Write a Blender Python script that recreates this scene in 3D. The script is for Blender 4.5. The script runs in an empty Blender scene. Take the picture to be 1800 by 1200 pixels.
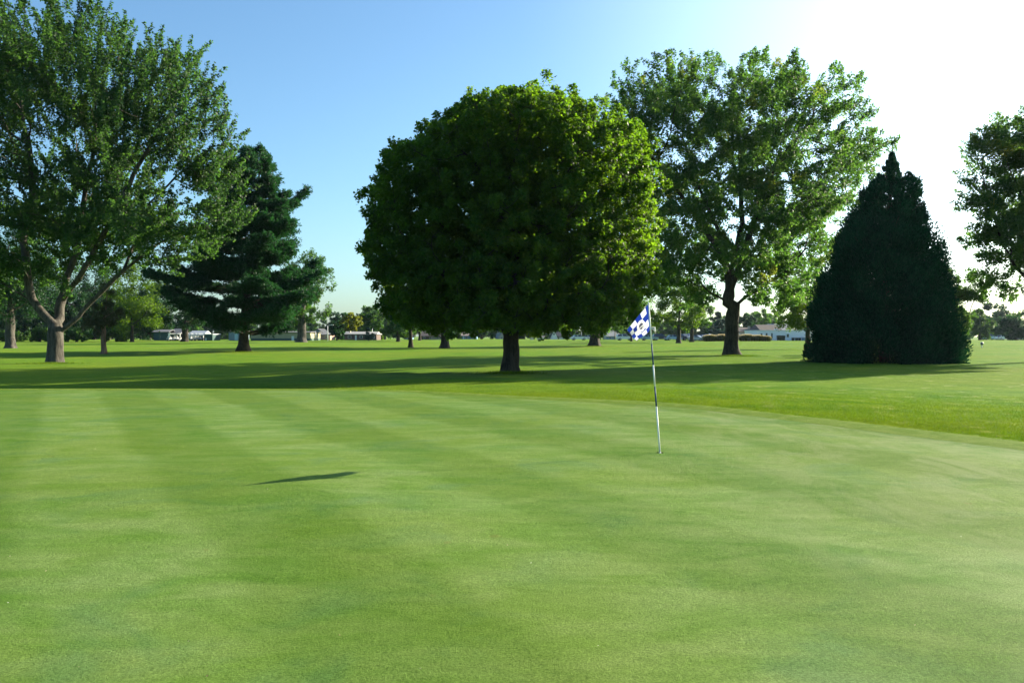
import bpy, math, random
import numpy as np
from math import radians, sin, cos, pi, hypot

# ------------------------------------------------------------------ scene, camera, light
SC = bpy.context.scene
COL = SC.collection
F, CH, HZ = 1500.0, 1.68, 589.0          # focal length and horizon in pixels of the 1800 px photo, eye height in m
RS = np.random.RandomState(7)

cam_d = bpy.data.cameras.new('camera')
cam = bpy.data.objects.new('camera', cam_d)
COL.objects.link(cam)
cam.location = (0, 0, CH)
cam.rotation_euler = (radians(90), 0, 0)
cam_d.sensor_width = 36; cam_d.lens = 36 * F / 1800
cam_d.shift_y = -(600 - HZ) / 1800
cam_d.clip_start = 0.05; cam_d.clip_end = 9000
SC.camera = cam

SUN_EL = radians(19.4)
SUN_DIR = np.array([0.829 * cos(SUN_EL), 0.559 * cos(SUN_EL), sin(SUN_EL)])   # towards the sun
SUN_AZ = math.atan2(0.829, 0.559)        # clockwise from +Y

world = bpy.data.worlds.new('World')
SC.world = world
world.use_nodes = True
wn, wl = world.node_tree.nodes, world.node_tree.links
wn.clear()
sky = wn.new('ShaderNodeTexSky')
sky.sky_type = 'NISHITA'
sky.sun_disc = False
sky.sun_elevation = SUN_EL
sky.sun_rotation = SUN_AZ
sky.altitude = 200
sky.air_density = 1.0
sky.dust_density = 1.6
sky.ozone_density = 2.5
bg = wn.new('ShaderNodeBackground'); bg.inputs['Strength'].default_value = 0.062
wo = wn.new('ShaderNodeOutputWorld')
wb_ = wn.new('ShaderNodeMix'); wb_.data_type = 'RGBA'; wb_.blend_type = 'MULTIPLY'; wb_.inputs[0].default_value = 1
wb_.inputs[7].default_value = (0.84, 1.08, 1.16, 1)      # cool white balance of the picture
wl.new(sky.outputs[0], wb_.inputs[6])
# bright aureole of thin high haze round the sun
wtc = wn.new('ShaderNodeTexCoord'); wdot = wn.new('ShaderNodeVectorMath'); wdot.operation = 'DOT_PRODUCT'
wl.new(wtc.outputs['Generated'], wdot.inputs[0]); wdot.inputs[1].default_value = tuple(SUN_DIR)
wmr = wn.new('ShaderNodeMapRange'); wmr.interpolation_type = 'SMOOTHSTEP'; wl.new(wdot.outputs['Value'], wmr.inputs[0])
wmr.inputs[1].default_value = 0.60; wmr.inputs[2].default_value = 1.0; wmr.inputs[3].default_value = 0.0; wmr.inputs[4].default_value = 3.0
wad = wn.new('ShaderNodeMix'); wad.data_type = 'RGBA'; wad.blend_type = 'ADD'; wad.inputs[0].default_value = 1
wsc = wn.new('ShaderNodeVectorMath'); wsc.operation = 'SCALE'; wsc.inputs[0].default_value = (1.0, 0.97, 0.92); wl.new(wmr.outputs[0], wsc.inputs['Scale'])
wl.new(wb_.outputs[2], wad.inputs[6]); wl.new(wsc.outputs[0], wad.inputs[7])
wl.new(wad.outputs[2], bg.inputs['Color'])
wl.new(bg.outputs[0], wo.inputs['Surface'])

sl = bpy.data.lights.new('sun', 'SUN')
sl.energy = 5.0; sl.angle = radians(0.45); sl.color = (1.0, 0.89, 0.66)
sun = bpy.data.objects.new('sun', sl)
COL.objects.link(sun)
from mathutils import Vector
sun.rotation_euler = Vector(SUN_DIR).to_track_quat('Z', 'Y').to_euler()
sun.location = (60, 40, 60)

SC.view_settings.view_transform = 'Standard'
SC.view_settings.look = 'None'
SC.view_settings.exposure = 1.75
SC.view_settings.gamma = 1.0
SC.cycles.max_bounces = 8
SC.cycles.diffuse_bounces = 3
SC.cycles.transmission_bounces = 4
SC.cycles.volume_bounces = 0
SC.cycles.use_denoising = True

# ------------------------------------------------------------------ helpers
def tag(o, label=None, cat=None, group=None, kind=None):
    if label: o['label'] = label
    if cat: o['category'] = cat
    if group: o['group'] = group
    if kind: o['kind'] = kind
    return o

def link(o, parent=None):
    COL.objects.link(o)
    if parent is not None: o.parent = parent
    return o

def empty(name, loc, label, cat, group=None, rz=0):
    o = bpy.data.objects.new(name, None)
    link(o); o.location = tuple(loc); o.rotation_euler = (0, 0, rz)
    o.empty_display_size = 0.3
    return tag(o, label, cat, group)

class MB:
    """collects faces; build() links them as one mesh object"""
    def __init__(s): s.v = []; s.f = []; s.m = []; s.sm = []
    def add(s, vs, fs, m=0, smooth=False):
        b = len(s.v); s.v += [tuple(map(float, p)) for p in vs]
        for f in fs: s.f.append(tuple(i + b for i in f)); s.m.append(m); s.sm.append(smooth)
    def box(s, x0, x1, y0, y1, z0, z1, m=0):
        s.add([(x0,y0,z0),(x1,y0,z0),(x1,y1,z0),(x0,y1,z0),(x0,y0,z1),(x1,y0,z1),(x1,y1,z1),(x0,y1,z1)],
              [(3,2,1,0),(4,5,6,7),(0,1,5,4),(1,2,6,5),(2,3,7,6),(3,0,4,7)], m)
    def prism(s, poly, y0, y1, m=0, inset=None):
        """poly of (x, z) extruded along y"""
        n = len(poly)
        a = [(x, y0, z) for x, z in poly]; b = [(x, y1, z) for x, z in poly]
        s.add(a + b, [tuple(range(n)), tuple(range(2*n-1, n-1, -1))] + [(i, i+n, (i+1) % n + n, (i+1) % n) for i in range(n)], m)
    def tube(s, pts, rads, k=8, m=0, cap=True):
        pts = [np.array(p, float) for p in pts]
        V = []; ref = np.array([0.31, 0.95, 0.05])
        for i, p in enumerate(pts):
            a = pts[max(0, i-1)]; b = pts[min(len(pts)-1, i+1)]
            t = (b-a) / (np.linalg.norm(b-a) + 1e-9)
            u = np.cross(t, ref); u /= np.linalg.norm(u) + 1e-9; w = np.cross(t, u)
            for j in range(k):
                an = 2*pi*j/k; V.append(p + rads[i] * (cos(an)*u + sin(an)*w))
        Fs = []
        for i in range(len(pts)-1):
            for j in range(k):
                Fs.append((i*k+j, i*k+(j+1) % k, (i+1)*k+(j+1) % k, (i+1)*k+j))
        if cap:
            Fs.append(tuple(range(k-1, -1, -1))); Fs.append(tuple((len(pts)-1)*k + j for j in range(k)))
        s.add(V, Fs, m, True)
    def build(s, name, mats, parent=None, loc=None):
        me = bpy.data.meshes.new(name)
        me.from_pydata(s.v, [], s.f)
        if not isinstance(mats, (list, tuple)): mats = [mats]
        for mt in mats: me.materials.append(mt)
        me.polygons.foreach_set('material_index', s.m)
        me.polygons.foreach_set('use_smooth', s.sm)
        me.update()
        o = bpy.data.objects.new(name, me)
        link(o, parent)
        if loc is not None: o.location = tuple(loc)
        return o

def np_mesh(name, verts, faces, mat, parent=None, smooth=False):
    """faces: (n,k) int array"""
    me = bpy.data.meshes.new(name)
    n, k = faces.shape
    me.vertices.add(len(verts)); me.vertices.foreach_set('co', np.ascontiguousarray(verts, dtype=np.float32).ravel())
    me.loops.add(n*k); me.loops.foreach_set('vertex_index', np.ascontiguousarray(faces, dtype=np.int32).ravel())
    me.polygons.add(n); me.polygons.foreach_set('loop_start', np.arange(0, n*k, k, dtype=np.int32))
    me.polygons.foreach_set('loop_total', np.full(n, k, dtype=np.int32))
    if smooth: me.polygons.foreach_set('use_smooth', np.ones(n, dtype=bool))
    me.materials.append(mat)
    me.update(calc_edges=True)
    o = bpy.data.objects.new(name, me)
    return link(o, parent)

# ------------------------------------------------------------------ materials
def nt(name):
    m = bpy.data.materials.new(name); m.use_nodes = True
    n, l = m.node_tree.nodes, m.node_tree.links
    n.clear(); return m, n, l

def mixcol(n, l, fac, a, b, bt='MIX'):
    x = n.new('ShaderNodeMix'); x.data_type = 'RGBA'; x.blend_type = bt
    for sock, v in ((x.inputs[0], fac), (x.inputs[6], a), (x.inputs[7], b)):
        if isinstance(v, bpy.types.NodeSocket): l.new(v, sock)
        elif isinstance(v, (int, float)): sock.default_value = v
        else: sock.default_value = (*v, 1)
    return x.outputs[2]

def noise(n, l, vec, scale, detail=3, rough=0.55, dist=0.0):
    x = n.new('ShaderNodeTexNoise'); x.inputs['Scale'].default_value = scale
    x.inputs['Detail'].default_value = detail; x.inputs['Roughness'].default_value = rough
    x.inputs['Distortion'].default_value = dist
    if vec is not None: l.new(vec, x.inputs['Vector'])
    return x.outputs['Fac']

def ramp(n, l, fac, a, b, lo=0.0, hi=1.0):
    x = n.new('ShaderNodeMapRange'); x.interpolation_type = 'SMOOTHSTEP'
    l.new(fac, x.inputs[0]); x.inputs[1].default_value = a; x.inputs[2].default_value = b
    x.inputs[3].default_value = lo; x.inputs[4].default_value = hi
    return x.outputs[0]

def mapped(n, l, vec, scale=(1,1,1), rot=(0,0,0)):
    x = n.new('ShaderNodeMapping'); l.new(vec, x.inputs[0])
    x.inputs['Scale'].default_value = scale; x.inputs['Rotation'].default_value = rot
    return x.outputs[0]

def princ(n, l, col, rough=0.7, spec=0.3, bump=None, bstr=0.3, bdist=0.02, **kw):
    p = n.new('ShaderNodeBsdfPrincipled'); o = n.new('ShaderNodeOutputMaterial')
    if isinstance(col, bpy.types.NodeSocket): l.new(col, p.inputs['Base Color'])
    else: p.inputs['Base Color'].default_value = (*col, 1)
    p.inputs['Roughness'].default_value = rough
    p.inputs['Specular IOR Level'].default_value = spec
    for k, v in kw.items(): p.inputs[k.replace('_', ' ')].default_value = v
    if bump is not None:
        b = n.new('ShaderNodeBump'); b.inputs['Strength'].default_value = bstr; b.inputs['Distance'].default_value = bdist
        l.new(bump, b.inputs['Height']); l.new(b.outputs[0], p.inputs['Normal'])
    l.new(p.outputs[0], o.inputs['Surface'])
    return p

def plain(name, col, rough=0.6, spec=0.3, var=0.12, scale=3.0, metal=0.0):
    m, n, l = nt(name)
    tc = n.new('ShaderNodeTexCoord').outputs['Object']
    f = noise(n, l, tc, scale, 4)
    c = mixcol(n, l, f, tuple(x*(1-var) for x in col), tuple(min(1, x*(1+var)) for x in col))
    p = princ(n, l, c, rough, spec); p.inputs['Metallic'].default_value = metal
    return m

def leaf_mat(name, dark, light, trans, tw=0.4, clump=0.5, yellow=None, rough=0.55, spec=0.15):
    m, n, l = nt(name)
    geo = n.new('ShaderNodeNewGeometry'); tc = n.new('ShaderNodeTexCoord').outputs['Object']
    c1 = noise(n, l, tc, clump, 3, 0.6)
    c1 = ramp(n, l, c1, 0.32, 0.68)
    c2 = mixcol(n, l, 0.5, (0,0,0), (1,1,1))
    add = n.new('ShaderNodeMath'); add.operation = 'MULTIPLY_ADD'
    l.new(geo.outputs['Random Per Island'], add.inputs[0]); add.inputs[1].default_value = 0.6
    sc = n.new('ShaderNodeMath'); sc.operation = 'MULTIPLY'; l.new(c1, sc.inputs[0]); sc.inputs[1].default_value = 0.4
    l.new(sc.outputs[0], add.inputs[2])
    c = mixcol(n, l, add.outputs[0], dark, light)
    if yellow:
        y = noise(n, l, tc, clump*0.6, 2, 0.5)
        y = ramp(n, l, y, 0.60, 0.72, 0, 0.6)
        c = mixcol(n, l, y, c, yellow)
    hue = mixcol(n, l, 1.0, c, trans, 'MULTIPLY')
    p = n.new('ShaderNodeBsdfPrincipled'); l.new(c, p.inputs['Base Color'])
    p.inputs['Roughness'].default_value = rough; p.inputs['Specular IOR Level'].default_value = spec
    t = n.new('ShaderNodeBsdfTranslucent'); l.new(hue, t.inputs['Color'])
    mx = n.new('ShaderNodeMixShader'); mx.inputs[0].default_value = tw
    l.new(p.outputs[0], mx.inputs[1]); l.new(t.outputs[0], mx.inputs[2])
    o = n.new('ShaderNodeOutputMaterial'); l.new(mx.outputs[0], o.inputs['Surface'])
    return m

def bark_mat(name, a, b, scale=6.0):
    m, n, l = nt(name)
    tc = n.new('ShaderNodeTexCoord').outputs['Object']
    v = mapped(n, l, tc, (1, 1, 0.16))
    f = noise(n, l, v, scale, 6, 0.7, 0.6)
    f2 = noise(n, l, tc, 1.1, 3, 0.6)
    c = mixcol(n, l, ramp(n, l, f, 0.35, 0.65), a, b)
    c = mixcol(n, l, ramp(n, l, f2, 0.4, 0.75, 0, 0.5), c, tuple(x*1.35 for x in b))
    princ(n, l, c, 0.9, 0.15, f, 1.0, 0.06)
    return m

M = {}
M['maple'] = leaf_mat('maple_leaves', (0.008, 0.036, 0.006), (0.028, 0.074, 0.009), (9.0, 5.9, 1.3), 0.5, 0.45, yellow=(0.034, 0.078, 0.009), spec=0.16)
M['silver'] = leaf_mat('silver_maple_leaves', (0.011, 0.040, 0.016), (0.034, 0.078, 0.024), (5.4, 4.7, 1.5), 0.5, 0.35, yellow=(0.075, 0.085, 0.018), spec=0.18)
M['silver_dark'] = leaf_mat('deep_green_maple_leaves', (0.010, 0.036, 0.015), (0.032, 0.072, 0.024), (4.2, 3.9, 1.4), 0.45, 0.35)
M['pine'] = leaf_mat('pine_needles', (0.006, 0.030, 0.015), (0.018, 0.060, 0.027), (2.4, 2.8, 1.2), 0.3, 0.5, spec=0.15)
M['thuja'] = leaf_mat('arborvitae_sprays', (0.002, 0.017, 0.009), (0.012, 0.066, 0.030), (1.4, 1.8, 1.0), 0.15, 0.6, rough=0.7, spec=0.08)
M['bright'] = leaf_mat('light_green_leaves', (0.034, 0.080, 0.006), (0.070, 0.130, 0.010), (2.6, 2.4, 1.0), 0.5, 0.3)
M['green'] = leaf_mat('mid_green_leaves', (0.015, 0.048, 0.012), (0.040, 0.088, 0.020), (3.4, 3.2, 1.2), 0.45, 0.3)
M['dark'] = leaf_mat('dark_green_leaves', (0.006, 0.028, 0.012), (0.018, 0.052, 0.019), (3.0, 3.0, 1.4), 0.35, 0.3)
M['gold'] = leaf_mat('yellow_green_leaves', (0.085, 0.11, 0.008), (0.15, 0.16, 0.012), (2.0, 2.0, 1.0), 0.45, 0.3)
M['spruce'] = leaf_mat('blue_spruce_needles', (0.020, 0.045, 0.040), (0.040, 0.075, 0.060), (1.5, 1.8, 1.4), 0.2, 0.5)
M['juniper'] = leaf_mat('brownish_juniper_sprays', (0.040, 0.050, 0.020), (0.075, 0.075, 0.030), (1.6, 1.6, 1.0), 0.25, 0.5)
M['straw'] = leaf_mat('ornamental_grass_blades', (0.045, 0.062, 0.022), (0.095, 0.098, 0.036), (1.8, 1.7, 1.2), 0.35, 0.5)
M['plume'] = leaf_mat('pale_grass_plumes', (0.32, 0.27, 0.16), (0.45, 0.38, 0.25), (1.2, 1.2, 1.1), 0.4, 0.5)
M['bark'] = bark_mat('dark_bark', (0.016, 0.014, 0.011), (0.058, 0.048, 0.038))
M['bark_grey'] = bark_mat('grey_bark', (0.028, 0.026, 0.023), (0.098, 0.088, 0.076))
M['bark_red'] = bark_mat('reddish_bark', (0.10, 0.06, 0.04), (0.24, 0.15, 0.10))

# ------------------------------------------------------------------ the shape of the ground
PIN = np.array([2.11, 12.17])
EDGE = [(-15.6,26.0),(-9.3,26.1),(-3.5,25.2),(0.1,22.8),(3.5,20.3),(5.57,16.75),(6.7,14.3),(7.5,12.4),(8.6,9.2),(9.4,5.2),(8.6,0),
        (5.5,-5),(-1,-8.5),(-11,-11),(-22,-8),(-30,0),(-32,11),(-28.5,20),(-22,24.8)]
def _cat(P, k=24):
    P = np.array(P, float); n = len(P); out = []
    for i in range(n):
        p0, p1, p2, p3 = P[i-1], P[i], P[(i+1) % n], P[(i+2) % n]
        for t in np.linspace(0, 1, k, endpoint=False):
            out.append(0.5*((2*p1)+(-p0+p2)*t+(2*p0-5*p1+4*p2-p3)*t*t+(-p0+3*p1-3*p2+p3)*t**3))
    return np.array(out)
_E = _cat(EDGE) - PIN
_th = np.arctan2(_E[:,1], _E[:,0]) % (2*pi); _o = np.argsort(_th)
_th = _th[_o]; _rr = np.hypot(_E[:,0], _E[:,1])[_o]
def RB(th):
    return np.interp(th % (2*pi), np.r_[_th[-1]-2*pi, _th, _th[0]+2*pi], np.r_[_rr[-1], _rr, _rr[0]])
def ss(x): x = np.clip(x, 0, 1); return x*x*(3-2*x)

def H(x, y):
    x = np.asarray(x, float); y = np.asarray(y, float)
    dx, dy = x-PIN[0], y-PIN[1]
    th = np.arctan2(dy, dx); r = np.hypot(dx, dy)
    s = r - RB(th); so = np.maximum(s, 0)
    w = 4.5 + 11*ss((x+3)/9)*ss((45-y)/20)
    z = -0.34*ss(so/w)
    z = z + 0.03*ss(so/0.6)
    D = np.hypot(x, y)
    z = z + 0.62*ss((D-110)/150) - 3.5*ss((D-285)/200)
    far = ss(so/25)
    z = z + far*0.055*(np.sin(x*0.11+1.3+0.03*y)+np.sin(y*0.093+0.4-0.05*x)+0.6*np.sin(0.23*x-0.17*y))
    z = z + 0.018*(np.sin(x*0.55+0.6)*np.sin(y*0.42+1.0))*ss(r/3)
    z = z + 0.09*np.exp(-(((x+2.7)/4.0)**2+((y-8.9)/3.2)**2))
    z = z - 0.32*ss((-x-2)/16)*ss(so/6)*(1-ss((D-75)/60))
    # low mounds far right
    z = z + 0.45*np.exp(-(((x-70)/9)**2+((y-128)/4)**2)) + 0.35*np.exp(-(((x-84)/12)**2+((y-122)/4)**2))
    return z

_ts = np.geomspace(3.5, 900, 9000)
def P(px, py):
    """the ground point seen at pixel (px, py)"""
    x = (px-900)/F*_ts; z = CH + (HZ-py)/F*_ts
    h = H(x, _ts); k = np.argmax(z <= h)
    if not (z <= h).any(): k = len(_ts)-1
    return np.array([x[k], _ts[k], h[k]])
def PD(px, d):
    x = (px-900)/F*d
    return np.array([x, d, float(H(x, d))])
def X(px, d): return (px-900)/F*d
def Z(py, d): return CH + (HZ-py)/F*d

def grass_mat(name, kind):
    m, n, l = nt(name)
    g = n.new('ShaderNodeNewGeometry'); pos = g.outputs['Position']
    if kind == 'green':
        big = noise(n, l, pos, 0.28, 3, 0.5, 0.4)
        mid = noise(n, l, mapped(n, l, pos, (0.7, 1.5, 1), (0, 0, radians(-12))), 1.4, 4, 0.6, 0.5)
        sm = noise(n, l, pos, 9.0, 4, 0.65)
        fine = noise(n, l, pos, 70.0, 5, 0.85)
        c = mixcol(n, l, ramp(n, l, mid, 0.28, 0.72), (0.066, 0.140, 0.017), (0.120, 0.184, 0.046))
        c = mixcol(n, l, ramp(n, l, big, 0.35, 0.65, 0, 0.45), c, (0.096, 0.146, 0.014))
        pa = noise(n, l, mapped(n, l, pos, (1.0, 1.0, 1)), 0.75, 4, 0.6, 0.8)
        c = mixcol(n, l, ramp(n, l, pa, 0.50, 0.72, 0, 0.55), c, (0.058, 0.126, 0.036))
        # mowing bands
        sep = n.new('ShaderNodeSeparateXYZ'); l.new(mapped(n, l, pos, (1,1,1), (0,0,radians(-28))), sep.inputs[0])
        wv = n.new('ShaderNodeMath'); wv.operation = 'MULTIPLY_ADD'; l.new(sep.outputs[0], wv.inputs[0]); wv.inputs[1].default_value = 2*pi/2.75
        bd = n.new('ShaderNodeMath'); bd.operation = 'MULTIPLY'; l.new(big, bd.inputs[0]); bd.inputs[1].default_value = 1.6
        l.new(bd.outputs[0], wv.inputs[2])
        sn = n.new('ShaderNodeMath'); sn.operation = 'SINE'; l.new(wv.outputs[0], sn.inputs[0])
        band = ramp(n, l, sn.outputs[0], -0.35, 0.35)
        c = mixcol(n, l, 1.0, c, mixcol(n, l, band, (0.95, 0.99, 0.92), (1.23, 1.19, 1.42)), 'MULTIPLY')
        c = mixcol(n, l, 1.0, c, mixcol(n, l, sm, (0.74, 0.78, 0.70), (1.24, 1.20, 1.30)), 'MULTIPLY')
        c = mixcol(n, l, 1.0, c, mixcol(n, l, ramp(n, l, fine, 0.3, 0.7), (0.52, 0.56, 0.48), (1.50, 1.44, 1.56)), 'MULTIPLY')
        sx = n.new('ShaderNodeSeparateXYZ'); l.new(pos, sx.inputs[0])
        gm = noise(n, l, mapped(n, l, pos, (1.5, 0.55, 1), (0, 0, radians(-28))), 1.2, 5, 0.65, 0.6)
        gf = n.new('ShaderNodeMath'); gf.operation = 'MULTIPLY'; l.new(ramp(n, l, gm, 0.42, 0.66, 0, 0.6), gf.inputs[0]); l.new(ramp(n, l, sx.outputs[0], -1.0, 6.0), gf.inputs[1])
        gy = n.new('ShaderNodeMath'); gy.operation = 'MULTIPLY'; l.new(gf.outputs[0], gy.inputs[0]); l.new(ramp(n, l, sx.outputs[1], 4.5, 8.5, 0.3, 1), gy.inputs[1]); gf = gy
        c = mixcol(n, l, gf.outputs[0], c, (0.188, 0.228, 0.092))  # sun glare painted into the turf colour, stronger towards right and back
        # worn brownish flecks and pale specks
        wn_ = noise(n, l, pos, 4.5, 2, 0.4)
        c = mixcol(n, l, ramp(n, l, wn_, 0.73, 0.80, 0, 0.45), c, (0.13, 0.13, 0.035))
        vo = n.new('ShaderNodeTexVoronoi'); l.new(pos, vo.inputs['Vector']); vo.inputs['Scale'].default_value = 2.4
        sp = n.new('ShaderNodeMath'); sp.operation = 'LESS_THAN'; l.new(vo.outputs['Distance'], sp.inputs[0]); sp.inputs[1].default_value = 0.012
        c = mixcol(n, l, sp.outputs[0], c, (0.75, 0.75, 0.62))
        hb = n.new('ShaderNodeMath'); hb.operation = 'ADD'; l.new(fine, hb.inputs[0]); l.new(sm, hb.inputs[1])
        p = princ(n, l, c, 0.7, 0.03, hb.outputs[0], 0.8, 0.014)
        p.inputs['Sheen Weight'].default_value = 0.0; p.inputs['Sheen Roughness'].default_value = 0.45
        p.inputs['Sheen Tint'].default_value = (0.85, 0.95, 0.6, 1)
    else:
        big = noise(n, l, pos, 0.06, 4, 0.55, 0.5)
        mid = noise(n, l, pos, 0.6, 4, 0.6, 0.3)
        sm = noise(n, l, pos, 6.0, 5, 0.75)
        fine = noise(n, l, pos, 45.0, 3, 0.8)
        c = mixcol(n, l, ramp(n, l, mid, 0.3, 0.7), (0.055, 0.146, 0.0048), (0.110, 0.198, 0.0088))
        c = mixcol(n, l, ramp(n, l, big, 0.4, 0.65, 0, 0.65), c, (0.122, 0.178, 0.011))
        # pale patches, mostly on the right
        sep = n.new('ShaderNodeSeparateXYZ'); l.new(pos, sep.inputs[0])
        rx = ramp(n, l, sep.outputs[0], 1.0, 9.0)
        dp = noise(n, l, mapped(n, l, pos, (0.8, 0.55, 1)), 1.5, 5, 0.65, 0.4)
        dm = n.new('ShaderNodeMath'); dm.operation = 'MULTIPLY'; l.new(ramp(n, l, dp, 0.56, 0.68, 0, 0.75), dm.inputs[0]); l.new(rx, dm.inputs[1])
        c = mixcol(n, l, dm.outputs[0], c, (0.21, 0.255, 0.085))
        sf = mixcol(n, l, ramp(n, l, sm, 0.3, 0.7), (0.72, 0.76, 0.66), (1.25, 1.2, 1.3))
        c = mixcol(n, l, 1.0, c, sf, 'MULTIPLY')
        c = mixcol(n, l, 1.0, c, mixcol(n, l, fine, (0.8, 0.82, 0.75), (1.2, 1.18, 1.25)), 'MULTIPLY')
        if kind == 'collar':
            cn = noise(n, l, pos, 3.0, 4, 0.6)
            c = mixcol(n, l, 1.0, mixcol(n, l, ramp(n, l, cn, 0.35, 0.65), (0.095, 0.165, 0.014), (0.140, 0.205, 0.034)), mixcol(n, l, fine, (0.7, 0.72, 0.65), (1.3, 1.28, 1.35)), 'MULTIPLY')
        if kind == 'blade':
            rnd = mixcol(n, l, g.outputs['Random Per Island'], (0.72, 0.76, 0.6), (1.3, 1.22, 1.5))
            c = mixcol(n, l, 1.0, c, rnd, 'MULTIPLY')
            p = n.new('ShaderNodeBsdfPrincipled'); l.new(c, p.inputs['Base Color']); p.inputs['Roughness'].default_value = 0.7; p.inputs['Specular IOR Level'].default_value = 0.1
            t = n.new('ShaderNodeBsdfTranslucent'); l.new(mixcol(n, l, 1.0, c, (1.5, 1.35, 0.8), 'MULTIPLY'), t.inputs['Color'])
            mx = n.new('ShaderNodeMixShader'); mx.inputs[0].default_value = 0.35; l.new(p.outputs[0], mx.inputs[1]); l.new(t.outputs[0], mx.inputs[2])
            o = n.new('ShaderNodeOutputMaterial'); l.new(mx.outputs[0], o.inputs['Surface'])
            return m
        hb = n.new('ShaderNodeMath'); hb.operation = 'MULTIPLY_ADD'; l.new(fine, hb.inputs[0]); hb.inputs[1].default_value = 0.5; l.new(sm, hb.inputs[2])
        p = princ(n, l, c, 0.8, 0.02, hb.outputs[0], 0.8, 0.08)
        p.inputs['Sheen Weight'].default_value = 0.04; p.inputs['Sheen Tint'].default_value = (0.8, 0.95, 0.4, 1)
    return m
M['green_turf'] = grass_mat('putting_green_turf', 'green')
M['lawn'] = grass_mat('fairway_grass', 'lawn')

# putting green: rings from the cup out to its mown edge; the ground: rings from that edge to the horizon
NA = 900
TH = np.linspace(0, 2*pi, NA, endpoint=False)
RBt = RB(TH)
def ring_mesh(name, radii, zoff, mat):
    nr = len(radii)
    V = np.zeros((nr, NA, 3))
    for i, r in enumerate(radii):
        V[i,:,0] = PIN[0] + r*np.cos(TH); V[i,:,1] = PIN[1] + r*np.sin(TH)
        V[i,:,2] = H(V[i,:,0], V[i,:,1]) + zoff[i]
    a = np.arange(NA); b = (a+1) % NA
    Fc = np.concatenate([np.stack([i*NA+a, (i+1)*NA+a, (i+1)*NA+b, i*NA+b], 1) for i in range(nr-1)])
    return np_mesh(name, V.reshape(-1, 3), Fc, mat, smooth=True)
fr = np.r_[np.geomspace(0.054, 1.0, 14)/1.0, ]
rad_in = [np.full(NA, r) for r in np.geomspace(0.054, 1.2, 14)]
rad_in += [1.2 + (RBt-1.2)*t for t in np.linspace(0, 1, 60)[1:]]
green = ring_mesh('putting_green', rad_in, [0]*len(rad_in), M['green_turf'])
tag(green, kind='structure')
offs = np.r_[-0.02, 0.0, 0.06, 0.16, 0.3, 0.5, 0.75, 1.0, np.geomspace(1.35, 3200, 130)]
rad_out = [RBt + o for o in offs]
zo = [-0.03]*7 + [0.006]*(len(offs)-7)
ground = ring_mesh('ground', rad_out, zo, M['lawn'])
tag(ground, kind='structure')
M['collar'] = grass_mat('collar_turf', 'collar')
jit = 0.78 + 0.05*np.sin(TH*61) + 0.04*np.sin(TH*147+1) + 0.03*RS.normal(size=NA)
jin = 0.012*np.sin(TH*90)+0.012*RS.normal(size=NA)
fringe = ring_mesh('green_collar', [RBt+jin-0.03, RBt+0.05, RBt+0.2, RBt+0.4, RBt+0.6, RBt+jit, RBt+jit+0.05], [0.002, 0.006, 0.009, 0.010, 0.011, 0.011, -0.03], M['collar'])
tag(fringe, kind='structure')

# ------------------------------------------------------------------ trees
def leaves_mesh(name, C, N, size, aspect, mat, parent, T=None, fold=0.25):
    """one small folded leaf at every point C with normal N"""
    n = len(C)
    R = RS.normal(size=(n, 3)) if T is None else T
    Tn = np.cross(N, R); Tn /= np.linalg.norm(Tn, axis=1, keepdims=True) + 1e-9
    if T is not None:                       # T is the length direction
        Tn = T / (np.linalg.norm(T, axis=1, keepdims=True) + 1e-9)
    B = np.cross(N, Tn); B /= np.linalg.norm(B, axis=1, keepdims=True) + 1e-9
    s = (size * RS.uniform(0.65, 1.3, n))[:, None]
    w = s * aspect
    V = np.empty((n, 4, 3))
    V[:,0] = C - Tn*s*0.5; V[:,1] = C + B*w*0.5 - N*s*fold*0.5
    V[:,2] = C + Tn*s*0.5 - N*s*fold*0.4; V[:,3] = C - B*w*0.5 - N*s*fold*0.5
    Fc = np.arange(n*4).reshape(n, 4)
    return np_mesh(name, V.reshape(-1, 3), Fc, mat, parent)

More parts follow.
